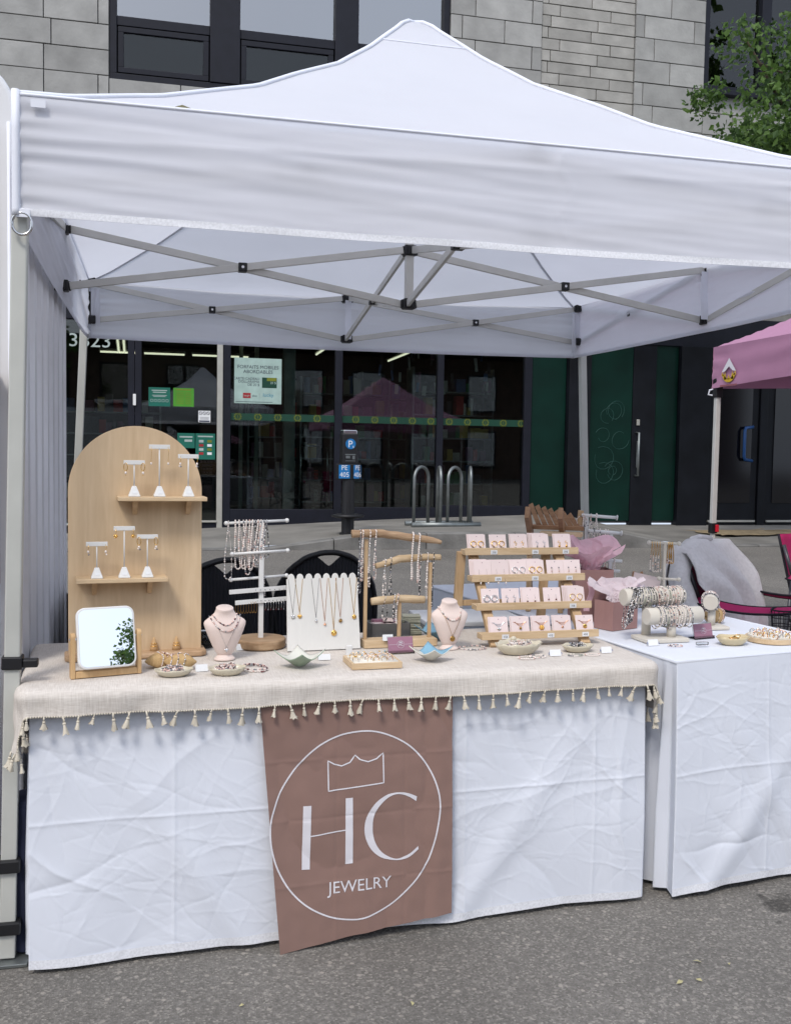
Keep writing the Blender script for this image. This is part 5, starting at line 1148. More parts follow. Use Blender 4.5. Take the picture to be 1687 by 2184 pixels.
# ---------------------------------------------------------------- white scalloped necklace board
nb_ = thing('necklace_board', (.522, 3.072, TT), R(3.5), 'whitewashed necklace board with scalloped top edge', 'display board')
pl = [(-.117, 0), (.119, 0), (.114, .225)]
for k in range(8):
    c = .114-.0145-k*.0285; pl += [(c+.011*math.cos(a), .226+.016*math.sin(a)) for a in np.linspace(0, PI, 7)]
pl += [(-.1145, .225)]
mb_ = T(0, 0, .002, 0, R(-9))
MB().prism(pl, .010, mb_).build('board', 'whitewash', nb_, bev=.0012)
MB().add([(-.06, .05, .18), (-.03, .05, .18), (-.03, .09, .002), (-.06, .09, .002)], [(0, 1, 2, 3)]).build('back_strut', 'whitewash', nb_, solid=.006)
def board_pt(x, z, o=.0012): return mb_ @ Vector((x, -o, z))
NB = [(-.098, .112, 'silver', 'heart', 'silver heart necklace at the left end of the white board', .0068), (-.0765, .113, 'gold', 'heart', 'gold heart necklace second from left on the white board', .0068), (-.024, .096, 'silver', 'ball', 'fine silver necklace with small round charm on the white board', .0036), (.004, .084, 'rosegold', 'ball', 'rose gold necklace with tiny charm on the white board', .0036), (.0325, .056, 'gold', 'disc', 'gold necklace with large coin pendant lowest on the white board', .0085), (.055, .094, 'rosegold', 'flower', 'gold necklace with dark flower pendant on the white board', .0048), (.100, .105, 'gold', 'disc', 'gold necklace with round medallion at the right end of white board', .0066)]
for x, zb, metal, kind, lab, s in NB:
    t = thing('pendant_necklace', nb_.location, nb_.rotation_euler.z, lab, 'necklace'); lx = round((x-.0)/.0285)*.0285
    MB().tube([board_pt(x-.012, .226), board_pt(x-.006, (.226+zb)/2), board_pt(x, zb+.006)], .00075, 5).tube([board_pt(x+.0125, .226), board_pt(x+.006, (.226+zb)/2), board_pt(x, zb+.006)], .00075, 5).build('chain', metal, t)
    c = board_pt(x, zb-.004, .004); q = MB()
    if kind == 'heart': heart(q, c, s, 0)
    elif kind == 'flower':
        q.ball(c, s*.8)
        for a in range(7): q.ball(c+Vector((s*math.cos(a*.9), 0, s*math.sin(a*.9))), s*.38)
    else: q.ball(c, (s*1.1, s*.4, s*1.1), nu=16, nv=8); q.ball(c+Vector((0, -.002, 0)), s*.55)
    q.tube([c+Vector((.002*math.cos(a), 0, s*1.1+.002*math.sin(a))) for a in np.linspace(0, 6.28, 9)[:-1]], .0006, 4, closed=True)
    q.build('pendant', 'darkgold' if kind == 'flower' else metal, t, smooth=True)
plain('white_block', MB().box((0, 0, .017), (.018, .014, .034)), 'white', (.583, 2.975, TT), R(4), 'small white block standing behind the ring tray', 'block', bev=.002)
price_card(.50, 2.93, R(4), 'white price card leaning behind the green dish', '45$', .038, .017)

# ---------------------------------------------------------------- folded square dishes
def sqdish(loc, rz, s, h, mi, mo, label, split=None, fill=None):
    t = thing('square_dish', loc, rz, label, 'dish'); n = 22
    def sh(u, v, off):
        x, y = -1+2*u, -1+2*v; m_ = max(abs(x), abs(y)); c = (abs(x)*abs(y))
        return (s*x*(.45+.55*m_)*(1+.12*c), s*y*(.45+.55*m_)*(1+.12*c), h*(.06+.55*max(0, m_-.35)/.65*(m_ > .35)+.55*c**1.6)-off)
    mats = [mi, mo] + ([split] if split else [])
    b = MB(); k = n+1
    for off, flip, m_ in ((0, False, 0), (.0035, True, 1)):
        vs = [sh(i/n, j/n, off) for j in range(k) for i in range(k)]; base = len(b.v); b.v.extend(vs)
        for j in range(n):
            for i in range(n):
                f = (j*k+i, j*k+i+1, (j+1)*k+i+1, (j+1)*k+i); f = f[::-1] if flip else f
                b.f.append(tuple(base+q for q in f)); b.m.append(2 if (split and i > n*.45 and off == 0) else m_)
    N = k*k
    for i in range(n):
        for a, c in ((i, i+1), (n*k+i+1, n*k+i), ((i+1)*k, i*k), (i*k+n, (i+1)*k+n)): b.f.append((c, a, a+N, c+N)); b.m.append(1)
    b.build('bowl', mats, t, smooth=True)
    if fill:
        q = MB()
        for k_ in range(5): q.tube([(.012*math.cos(k_*2)+.009*math.cos(a), .012*math.sin(k_*2)+.009*math.sin(a), h*.16+.002*k_+.003*math.sin(a+k_)) for a in np.linspace(0, 6.28, 14)[:-1]], .0013, 5, m=k_ % 2, closed=True)
        q.build('rings', ['silver', 'gold'], t, smooth=True)
    return t
sqdish((.412, 2.845, TT+.004), R(42), .047, .042, 'glazewhite', 'celadon', 'celadon green folded square dish in front of white board')
sqdish((.815, 2.868, TT+.004), R(38), .043, .038, 'glazewhite', 'glazewhite', 'white and blue folded dish of rings near the card holder', 'glazeblue', True)
sqdish((.925, 3.20, TT+.004), R(50), .05, .045, 'glazewhite', 'glazeblue', 'blue folded dish behind the right bust', 'glazeblue')

# ---------------------------------------------------------------- ring tray
rt_ = thing('ring_tray', (.628, 2.845, TT), R(2), 'wooden ring tray with white foam near the table front', 'ring tray')
q = MB()
for c, d in (((0, -.058, .009), (.150, .008, .018)), ((0, .058, .009), (.150, .008, .018)), ((-.071, 0, .009), (.008, .108, .0179)), ((.071, 0, .009), (.008, .108, .0179)), ((0, 0, .003), (.134, .108, .004))): q.box(c, d)
q.build('frame', 'pine', rt_, bev=.001)
for k in range(5): MB().tube([(-.066, -.044+k*.022, .0095), (.066, -.044+k*.022, .0095)], .0105, 10).build('foam_roll', 'foam', rt_, smooth=True)
g = random.Random(4)
for r_ in range(4):
    for c in range(6):
        if g.random() < .15: continue
        x, y = -.056+c*.0215+g.uniform(-.003, .003), -.033+r_*.022; q = MB(); q.tube([(.0085*math.cos(a), .0, .0155+.0085*math.sin(a)) for a in np.linspace(0, 6.28, 15)[:-1]], .0009, 5, closed=True)
        kind = g.randrange(4)
        if kind: q.ball((0, 0, .0255), (.003, .0025, .0022), m=1)
        o = q.build('ring', [g.choice(['gold', 'gold', 'rosegold', 'silver']), g.choice(['pearl', 'gold', 'silver', 'glazeblue'])], smooth=True); o.location = Wp(rt_, (x, y, .006)); o.rotation_euler = (R(-12), 0, g.uniform(-.4, .4))
        tag(o, 'thin ring in square tray, %s row from front, %s place' % (ORD[r_], ORD[c]), 'ring', 'rings in the square ring tray')

# ---------------------------------------------------------------- driftwood necklace stand
dw = thing('driftwood_stand', (.775, 3.118, TT), R(3), 'wooden necklace stand with three driftwood branches', 'jewelry stand')
MB().box((0, 0, .012), (.246, .062, .024)).build('base', 'pine', dw, bev=.0015)
for x, y, h in ((-.112, .008, .348), (-.003, -.012, .145), (.104, .0, .270)): MB().box((x, y, .024+(h-.024)/2), (.011, .010, h-.024)).build('post', 'pinez', dw, bev=.001)
def branch(pts, rs, m, lab=None):
    n = 16; b = MB(); P = [Vector(p) for p in pts]; pts2 = []; r2_ = []
    for i in range(len(P)-1):
        for k in range(6): t = k/6; pts2.append(P[i].lerp(P[i+1], t)); r2_.append(rs[i]+(rs[i+1]-rs[i])*t)
    pts2.append(P[-1]); r2_.append(rs[-1]); b.tube(pts2, r2_, n)
    b.v = [tuple(Vector(v)+Vector((0, 0, .0022*noise.noise((v[0]*40, v[1]*60, v[2]*60))))) for v in b.v]
    return b.build('driftwood', m, dw, smooth=True)
branch([(-.162, 0, .366), (-.12, 0, .368), (-.06, 0, .366), (0, -.002, .358), (.06, -.004, .350), (.11, -.006, .344), (.138, -.008, .336)], [.0125, .013, .013, .0125, .0115, .0095, .006], 'drift')
branch([(-.083, -.004, .262), (-.04, -.004, .272), (.0, 0, .284), (.04, 0, .286), (.09, 0, .288), (.139, .002, .287)], [.0095, .011, .0125, .012, .011, .010], 'driftpale')
branch([(-.098, -.012, .148), (-.05, -.014, .153), (0, -.012, .155), (.05, -.012, .152), (.082, -.010, .150)], [.012, .0135, .013, .0135, .0125], 'driftpale')
DN = [(-.136, .372, .175, .007, 'grey', 'grey bead necklace at the left end of top driftwood', 1), (-.128, .372, .215, .006, 'mixpearl', 'pale bead necklace near the left end of top driftwood', 1), (-.104, .372, .195, .006, 'spaced', 'thin pearl necklace just right of the tall driftwood post', 1), (-.085, .372, .22, .007, 'mixpearl', 'third necklace from the left on top driftwood', 1),
      (.040, .363, .215, .006, 'pearl', 'white pearl necklace left of the pair on top driftwood', 1.05), (.062, .36, .205, .007, 'pearl', 'white pearl necklace right of the pair on top driftwood', 1.05),
      (-.052, .277, .165, .008, 'spaced', 'sparse pearl necklace at the left end of middle driftwood', 1.1), (-.032, .281, .160, .007, 'spacedark', 'dark and pearl necklace on the middle driftwood', 1.1), (.068, .294, .150, .006, 'dark', 'black bead necklace hanging from the middle driftwood', 1), (.092, .296, .15, .007, 'spaced', 'pearl necklace beside the right driftwood post', 1.1), (.112, .296, .125, .006, 'dark', 'long black bead necklace at the right end of middle driftwood', 1),
      (-.052, .163, .085, .012, 'spacedark', 'dark bead necklace at the left of the low driftwood', 1), (-.022, .165, .09, .006, 'grey', 'grey bead necklace on the low driftwood', 1), (-.010, .165, .075, .008, 'mixpearl', 'short mixed pearl necklace on the low driftwood', 1)]
for i, (x, zt, zb, dx, kd, lab, k) in enumerate(DN): hang(dw, x, (-.004 if zt > .3 else -.002 if zt > .2 else -.013), zt+.007, zb, dx, .0135, kd, 60+i, lab, None, k=k)
price_card(.730, 3.075, R(3), 'white price card on the base of the driftwood stand', '35$', .034, z=TT+.0245)
def card_holder(loc, rz, label):
    t = thing('card_holder', loc, rz, label, 'card holder')
    MB().box((0, .006, .026), (.082, .002, .050), rx=R(-14)).build('cards', 'rosecard', t); MB().box((0, .010, .027), (.086, .002, .052), rx=R(-14)).box((0, .012, .002), (.086, .04, .003)).build('stand', 'clear', t)
    MB().box((0, -.001, .004), (.086, .012, .010)).build('lip', 'clear', t)
    mt = T(0, .0042, .0275, 0, R(-14)); q = MB()
    q.tube([mt @ Vector((.0115*math.cos(a), -.0012, .0115*math.sin(a))) for a in np.linspace(0, 6.28, 25)[:-1]], .00035, 4, closed=True)
    q.text('HC', .0115, mt @ T(0, -.0013, -.0042)); q.add([mt @ Vector(p) for p in ((-.04, -.0012, .0003), (-.012, -.0012, .0003), (-.012, -.0012, -.0003), (-.04, -.0012, -.0003))], [(0, 1, 2, 3)]); q.add([mt @ Vector(p) for p in ((.012, -.0012, .0003), (.04, -.0012, .0003), (.04, -.0012, -.0003), (.012, -.0012, -.0003))], [(0, 1, 2, 3)])
    q.add([mt @ Vector(p) for p in ((-.005, -.0013, .009), (-.005, -.0013, .0055), (.005, -.0013, .0055), (.005, -.0013, .009), (0, -.0013, .0075))], [(0, 1, 2, 4), (4, 2, 3)]); q.build('logo', 'print', t); return t
card_holder((.752, 2.992, TT), R(5), 'clear holder of mauve business cards before the driftwood stand')

# ---------------------------------------------------------------- basket, napkins behind the driftwood
bk = thing('plastic_basket', (.765, 3.235, TT), R(3), 'grey plastic basket of packets behind the driftwood stand', 'basket')
def side(p, q_, h):
    b = MB(); p, q_ = Vector(p), Vector(q_); d = (q_-p); L = d.length; nx, nz = max(3, int(L/.011)), 5
    for k in range(nx+1): b.bar(p+d*k/nx, p+d*k/nx+Vector((0, 0, h)), .006, .002)
    for k in range(nz+1): b.bar(p+Vector((0, 0, h*k/nz*.55)), q_+Vector((0, 0, h*k/nz*.55)), .0021, .0055)
    b.bar(p+Vector((0, 0, h*.8)), q_+Vector((0, 0, h*.8)), .003, h*.42); return b
w_, d_, h_ = .065, .04, .058
for a, c in (((-w_, -d_, 0), (w_, -d_, 0)), ((w_, -d_, 0), (w_, d_, 0)), ((w_, d_, 0), (-w_, d_, 0)), ((-w_, d_, 0), (-w_, -d_, 0))): side(a, c, h_).build('basket_side', 'basket', bk)
MB().box((0, 0, .002), (2*w_, 2*d_, .004)).build('floor', 'basket', bk)
q = MB(); g = random.Random(8)
for k in range(9): q.box((g.uniform(-.045, .045), g.uniform(-.02, .02), .05+g.uniform(0, .02)), (.035, .028, .012), rz=g.uniform(-.5, .5), rx=g.uniform(-.4, .4), m=g.randrange(3))
q.build('packets', ['cardpink', 'paper', 'rosecard'], bk)['kind'] = 'stuff'
nk = thing('napkin_stack', (.862, 3.275, TT), R(-10), 'stack of pale folded paper bags behind the driftwood stand', 'paper stack')
g = random.Random(2)
for k in range(13): MB().box((g.uniform(-.003, .003)-.002*k*.3, g.uniform(-.003, .003), .0028+k*.0056), (.062, .055, .0042), rz=g.uniform(-.06, .06)).build('paper_bag', mat('kraft_cream_%d' % k, (.42+.01*k, .42+.01*k, .33+.01*k), .8) if k < 2 else bpy.data.materials['kraft_cream_%d' % (k % 2)], nk, bev=.0012)
# ---------------------------------------------------------------- tiered card stand
ts = thing('tiered_stand', (1.245, 3.05, TT), R(1.2), 'pine stand with four tiers of pink earring cards', 'display stand')
ROW = [(.0, .8065, 1.032, 1.445), (.08, .890, 1.039, 1.455), (.16, .975, 1.049, 1.466), (.24, 1.058, 1.050, 1.476)]
def tz(k): return ROW[k][1]-TT
for k, (dy, z, x0, x1) in enumerate(ROW):
    sh = MB().box(((x0+x1)/2-1.245, dy+.012, z-TT-.009), (x1-x0, .052, .018)).build('shelf', 'pine', ts, bev=.0012)
    MB().box(((x0+x1)/2-1.245, dy-.0115, z-TT+.0035), (x1-x0-.002, .004, .007)).build('lip', 'pine', sh, bev=.0008)
for x in (-.165, .155):
    MB().bar((x, -.005, .0), (x+.012, .275, .285), .020, .032, upv=(1, 0, 0)).build('front_leg', 'pinez', ts, bev=.0012)
    MB().bar((x-.032, .305, 0), (x-.028, .275, .285), .018, .030, upv=(1, 0, 0)).build('rear_leg', 'pinez', ts, bev=.0012)
MB().box((-.02, .30, .10), (.34, .012, .02)).build('brace', 'pinez', ts, bev=.001)
ZX = {3: (85, 1340), 2: (140, 1420), 1: (200, 1500), 0: (250, 1578)}
CARDS = {3: [(225, 2, 'ghoop', 'gold hoops with pearl drops'), (452, 1, 'ghoop', 'gold hoops with pearl drops'), (685, 2, 'ghook', 'gold hooks with single pearls'), (925, 4, 'shook', 'small silver hooks'), (1175, 2, 'gcoin', 'gold hooks with coin drops')],
         2: [(270, 4, 'thread', 'silver threads with long pearls'), (465, 3, 'thread', 'silver threads with long pearls'), (670, 3, 'shoop', 'silver hoops with pearls'), (865, 4, 'ghoop', 'gold hoops with pearls'), (1090, 1, 'pinkdrop', 'rows of pink pearls'), (1285, 1, 'pinkdrop', 'rows of pale pearls')],
         1: [(365, 1, 'wide', 'wide silver hoops'), (590, 1, 'shook', 'silver hooks with triangles'), (820, 2, 'garnet', 'pearl and garnet drops'), (1060, 1, 'garnet', 'garnet and pearl drops'), (1335, 4, 'gleaf', 'pale hoops with gold leaves')],
         0: [(450, 2, 'nheart', 'silver heart necklace'), (690, 2, 'nball', 'necklace with small gold ball'), (930, 2, 'nflower', 'necklace with gold flower'), (1170, 2, 'npearl', 'necklace with tiny pearl'), (1430, 1, 'ncoin', 'necklace with gold coin')]}
RN = {3: 'top', 2: 'second', 1: 'third', 0: 'bottom'}; ON = ['first', 'second', 'third', 'fourth', 'fifth', 'sixth']
CW, CH, CT = .063, .054, R(-17)
card_me = MB().box((0, 0, CH/2), (CW, .0009, CH)).build('tmp', 'cardpink'); card_mesh = card_me.data; bpy.data.objects.remove(card_me)
def cmesh(name, parent): o = bpy.data.objects.new(name, card_mesh); C.objects.link(o); o.parent = parent; return o
for k in (3, 2, 1, 0):
    dy, z, x0, x1 = ROW[k]
    for i, (zx, cnt, kind, what) in enumerate(CARDS[k]):
        X = x0+(zx-ZX[k][0])/(ZX[k][1]-ZX[k][0])*(x1-x0)-1.245
        p = Wp(ts, (X, dy-.004, tz(k)+.0004)); isn = kind[0] == 'n' and kind != 'none'
        t = thing('earring_card' if k else 'necklace_card', p, R(1.2), 'pink card of %s, %s from left on %s tier' % (what, ON[i], RN[k]), 'jewelry card', 'pink cards on the tiered stand')
        c = cmesh('card', t); c.rotation_euler = (CT, 0, 0)
        mt = T(0, 0, 0, 0, CT); F = lambda x, zz, o=.0009: mt @ Vector((x, -o, zz))
        MB().add([F(.0016*math.cos(a), CH-.007+.0016*math.sin(a), .0008) for a in np.linspace(0, 6.28, 9)[:-1]], [tuple(range(8))]).build('punch_hole', 'ink' if cnt == 1 else 'rosecard', t)
        for j in range(1, cnt):
            pb = Wp(ts, (X-.004*j*(1 if k != 1 else 1.2), dy-.004+.0042*j, tz(k)+.0004+.0012*j)); s_ = thing('spare_card', pb, R(1.2), 'spare pink card, %s behind the %s card of %s tier' % (ORD[j-1], ON[i], RN[k]), 'jewelry card', 'spare pink cards on the %s tier' % RN[k]); o = cmesh('card', s_); o.rotation_euler = (CT, 0, 0)
        if k:
            for sx in (-1, 1):
                ex = sx*.0135; q = MB()
                if kind in ('ghoop', 'shoop', 'wide', 'gleaf'):
                    rr = .0098 if kind != 'wide' else .0118; q.tube([F(ex+rr*math.cos(a), .020+rr*math.sin(a), .003+.0012*math.sin(a*2)) for a in np.linspace(0, 6.28, 19)[:-1]], .0014 if kind in ('ghoop', 'shoop') else .0010, 6, closed=True)
                    if kind in ('ghoop', 'shoop'): q.ball(F(ex+.004, .008, .004), (.0038, .0034, .0034), m=1); q.ball(F(ex-.004, .009, .004), .0022, m=2) if k == 3 else None
                    if kind == 'gleaf': q.ball(F(ex, .007, .003), (.0028, .002, .0048), m=3)
                    if kind == 'wide': q.tube([F(ex+.0092*math.cos(a), .019+.0092*math.sin(a), .004) for a in np.linspace(0, 6.28, 15)[:-1]], .0012, 5, closed=True)
                elif kind in ('ghook', 'gcoin', 'shook'):
                    q.tube([F(ex, .030, .002), F(ex-.005, .025, .003), F(ex+.004, .022, .004), F(ex, .016, .003), F(ex, .010, .003)], .0011, 5)
                    if kind == 'ghook': q.ball(F(ex-.001, .008, .004), .0036, m=1)
                    elif kind == 'gcoin': q.ball(F(ex, .010, .003), (.0042, .002, .0050), m=3)
                    else: q.ball(F(ex, .008, .003), (.0026, .002, .0042), m=2)
                elif kind == 'thread': q.tube([F(ex, .024, .0015), F(ex, .0, .004), F(ex, -.022, .0102)], .0005, 4); q.ball(F(ex, -.026, .0115), (.0028, .0028, .0046), m=1)
                elif kind == 'pinkdrop':
                    q.tube([F(ex, .030, .002), F(ex, .006, .002)], .0006, 4)
                    for s__ in range(4): q.ball(F(ex+.001*(s__ % 2), .026-s__*.0065, .003), .0025, m=[2, 1, 4, 1][s__])
                elif kind == 'garnet': q.tube([F(ex, .030, .002), F(ex+.001, .014, .003)], .0007, 4); q.ball(F(ex, .012, .003), .003, m=1 if i == 2 else 5); q.ball(F(ex-.001, .006, .004), .0032, m=5 if i == 2 else 1)
                q.build('earring', ['silver' if kind in ('shoop', 'shook', 'thread', 'wide', 'pinkdrop', 'garnet') else 'gold', 'pearl', 'greypearl', 'gold', 'pinkpearl', 'redbead'], t, smooth=True)
        else:
            metal = 'silver' if kind == 'nheart' else 'rosegold'
            q = MB()
            for w_, dz in ((.024, .006), (.020, .010), (.017, .014)): q.tube([F(w_*s_, .037-dz*(1-s_*s_), .0016) for s_ in np.linspace(-1, 1, 11)], .0007, 4)
            q.build('chain', metal, t); q = MB(); c_ = F(0, .016, .003)
            if kind == 'nheart': heart(q, c_, .0062, 0)
            elif kind == 'nflower':
                q.ball(c_, .0045)
                for a in range(6): q.ball(c_+Vector((.006*math.cos(a*1.05), 0, .006*math.sin(a*1.05))), .0036)
            elif kind == 'ncoin': q.ball(c_, (.0076, .002, .0076), nu=16, nv=8)
            elif kind == 'nball': q.ball(c_, .0046, nu=10, nv=7)
            else: q.ball(c_, (.0044, .002, .0044))
            q.build('pendant', {'nheart': 'silver', 'nball': 'darkgold', 'npearl': 'rosegold'}.get(kind, 'gold'), t, smooth=True)
for k, xs_, tx_ in ((3, (395, 850, 1192), ('35$', '25$', '30$')), (2, (428, 843, 1235), ('20$', '20$', '25$')), (1, (1280,), ('35$',)), (0, (505, 1018, 1418), ('55$', '45$', '45$'))):
    for zx, tx in zip(xs_, tx_):
        dy, z, x0, x1 = ROW[k]; X = x0+(zx-ZX[k][0])/(ZX[k][1]-ZX[k][0])*(x1-x0)-1.245
        pt2 = MB().box((X, dy-.0152, tz(k)-.008), (.024, .0008, .015)).build('price_tag', 'paper', ts); MB().text(tx, .0095, T(X, dy-.0158, tz(k)-.0115)).build('price', 'ink', pt2)

# ---------------------------------------------------------------- cedar slatted rack on the back table corner
cr_ = thing('slatted_rack', (1.535, 3.70, TW), R(-28), 'brown wooden slatted bracelet rack rising behind the tiered stand', 'rack'); cr_.scale = (.92, .92, 1.02)
for sx in (-.09, .05): 
    MB().bar((sx, -.10, .40), (sx, .10, .27), .020, .05, upv=(0, 0, 1)).build('side_plank', 'cedar', cr_, bev=.0015); MB().bar((sx, .03, .0), (sx, .03, .30), .022, .03, upv=(0, 1, 0)).build('leg', 'pinez', cr_, bev=.0015); MB().bar((sx, .12, .0), (sx, .0, .30), .018, .03, upv=(0, 1, 0)).build('leg', 'cedar', cr_, bev=.0015)
MB().box((.02, .06, .335), (.24, .08, .016)).build('shelf', 'cedar', cr_, bev=.0015); MB().box((.05, -.02, .315), (.18, .06, .016)).build('shelf', 'pine', cr_, bev=.0015)
for k in range(7): MB().bar((-.05+k*.028, .04, .335), (-.095+k*.028, .06, .425-.006*k), .020, .006, upv=(0, 1, 0)).build('slat', 'cedar', cr_, bev=.001)
MB().tube([(.12, .06, .34), (.125, .06, .405)], .013, 10).build('knob', 'pinez', cr_)
q = MB(); strand(q, [(.12+.02*math.cos(a), .04, .372+.02*math.sin(a)) for a in np.linspace(0, 6.28, 20)], 'mixpearl', 4, .9); strand(q, [(.13, .0, .352), (.16, .02, .36), (.175, .05, .375)], 'dark', 5, .9); q.v = [tuple(v) for v in q.v]
plain('bead_bracelet', q, BM, cr_.location, cr_.rotation_euler.z, 'bead bracelet hooked on the end of the slatted rack', 'bracelet', smooth=True)

# ---------------------------------------------------------------- shell dishes and bracelets at the right front of the linen
sd_ = scallop('shell_dish', (1.118, 2.928, TT), R(4), .074, .046, .036, 'cream', 'large cream shell dish with pearls before the tiered stand', 'mixpearl', 18, peak=.08)
MB().ball((.0, .040, .040), (.010, .008, .009), nu=14, nv=9).ball((.012, .040, .033), (.018, .009, .008), nu=14, nv=9).build('shell_hinge', 'cream', sd_, smooth=True)
scallop('scalloped_dish', (1.322, 2.935, TT), R(4), .054, .036, .022, 'cream', 'small cream dish of grey bracelets at the right of linen', 'grey')
flat_strand('bead_bracelet', (1.118, 2.856, TT), 0, .027, .020, 'pearl', 'white pearl bracelet lying under the shell dish, left one', 'bracelet', 21, .05, 1, .95)
flat_strand('bead_bracelet', (1.158, 2.868, TT), 0, .026, .020, 'mixpearl', 'pearl bracelet lying under the shell dish, right one', 'bracelet', 22, .05, 1, .95)
flat_strand('bead_bracelet', (1.285, 2.868, TT), 0, .024, .015, 'green', 'sage bead bracelet lying before the small cream dish', 'bracelet', 23, .05, 1, .9)
flat_strand('bead_bracelet', (1.343, 2.868, TT), 0, .024, .016, 'mixpearl', 'pearl and grey bracelet lying before the small cream dish', 'bracelet', 24, .05, 1, .9)
price_card(1.222, 2.875, R(2), 'white price card between the two shell dishes', 'Bracelets 25$', .038, .019)
price_card(1.405, 2.895, R(2), 'white price card at the right edge of the linen', 'Bracelets 20$', .036, .019)

# ================================================================ right hand table
def gift_bag(loc, rz, w, d, h, label, tm, seed, tall=.09, logo=True):
    t = thing('gift_bag', loc, rz, label, 'gift bag')
    b = MB(); f = .006
    P = [(-w/2, -d/2), (w/2, -d/2), (w/2, 0), (w/2, d/2), (-w/2, d/2), (-w/2, 0)]; Q = [(-w/2, -d/2), (w/2, -d/2), (w/2-f, 0), (w/2, d/2), (-w/2, d/2), (-w/2+f, 0)]
    b.add([(x, y, 0) for x, y in P]+[(x, y, h) for x, y in Q], [(0, 5, 4, 3, 2, 1)] + [(i, (i+1) % 6, 6+(i+1) % 6, 6+i) for i in range(6)]); b.build('bag', 'rosebox', t, bev=.001)
    if logo:
        q = MB(); cx, cz = .028, h*.52
        q.tube([(cx+.024*math.cos(a), -d/2-.0008, cz+.024*math.sin(a)) for a in np.linspace(0, 6.28, 31)[:-1]], .0005, 4, closed=True); q.text('HC', .023, T(cx, -d/2-.001, cz-.009)); q.text('JEWELRY', .005, T(cx, -d/2-.001, cz-.016))
        q.tube([(cx-.008, -d/2-.001, cz+.011), (cx-.008, -d/2-.001, cz+.018), (cx-.004, -d/2-.001, cz+.015), (cx, -d/2-.001, cz+.018), (cx+.004, -d/2-.001, cz+.015), (cx+.008, -d/2-.001, cz+.018), (cx+.008, -d/2-.001, cz+.011)], .0004, 4, closed=True); q.build('logo', mat('logo_blush', (.55, .38, .36), .7), t)
    g = random.Random(seed)
    for k in range(4):      # crumpled sheets of tissue standing out of the mouth
        a0 = g.uniform(0, 6.28); ph = g.uniform(0, 9)
        def fn(u, v):
            th = a0+(u-.5)*2.5; r = .012+.030*v+.055*max(0, v-.55)*1.4; pk = tall*(.45+.55*abs(noise.noise((u*3.1+ph, .3, k)))*1.6)*(1-.25*abs(u-.5))
            r += .010*noise.noise((u*7+ph, v*5, k))+.006*noise.noise((u*15, v*11, k))
            return (r*math.cos(th)*w/.09, r*math.sin(th)*max(.8, d/.075), h-.02+(pk+.02)*v+.006*noise.noise((u*8, v*3, ph)))
        MB().grid(fn, 14, 12).build('tissue_paper', tm, t)
    return t
gift_bag((1.632, 3.52, TW), R(-6), .15, .09, .20, 'taller pink gift bag with pink tissue behind the tiered stand', 'tissue', 3, .14, False)
gift_bag((1.655, 3.345, TW), R(22), .135, .09, .105, 'small pink HC gift bag with white tissue on right table', 'tissuewhite', 8, .10)
rb = MB(); rb.grid(lambda u, v: (-.012+.024*u+.01*math.sin(v*5), .004*math.sin(u*3), -.11*v), 3, 14)
plain('ribbon', rb, 'tissue', (1.572, 3.40, TW+.165), 0, 'pink ribbon hanging between the two gift bags', 'ribbon', smooth=True)

# pearl strand stand (two white T bars)
ps = thing('pearl_stand', (1.712, 3.66, TW), R(-8), 'white two bar stand of pearl strands behind the gift bags', 'jewelry stand')
MB().box((0, 0, .008), (.14, .08, .014)).build('base', 'white', ps, bev=.002)
for x, h, x0, x1, y in ((-.035, .395, -.055, .085, .015), (.058, .335, -.035, .095, -.015)):
    MB().box((x, y, h/2+.005), (.014, .012, h-.01)).build('post', 'white', ps, bev=.001)
    cb = MB().tube([(x0, y, h), (x1, y-.012, h-.008)], .0065, 12).build('crossbar', 'white', ps, smooth=True); MB().tube([(x1, y-.012, h-.008), (x1+.004, y-.0125, h-.0084)], .0105, 14).build('end_cap', 'white', cb)
for z, x1 in ((.215, .105), (.175, .098)): MB().tube([(.0, -.012, z+.004), (x1, -.02, z)], .006, 10).build('crossbar', 'white', ps, smooth=True)
for i, (x, zt, zb, k) in enumerate(((-.048, .395, .24, 'pearl'), (-.018, .395, .29, 'mixpearl'), (.005, .395, .30, 'pearl'), (-.012, .338, .20, 'grey'), (.012, .336, .21, 'mixpearl'), (.035, .335, .19, 'pearl'), (.045, .333, .18, 'mixpearl'), (.030, .22, .12, 'grey'), (.075, .218, .13, 'pearl'))):
    hang(ps, x, .012 if zt > .35 else -.015, zt+.006, zb, .009, .009, k, 80+i, 'pearl strand, %s hung on the white two bar stand' % ORD[i], 'pearl strands on the two bar stand', k=1.15)
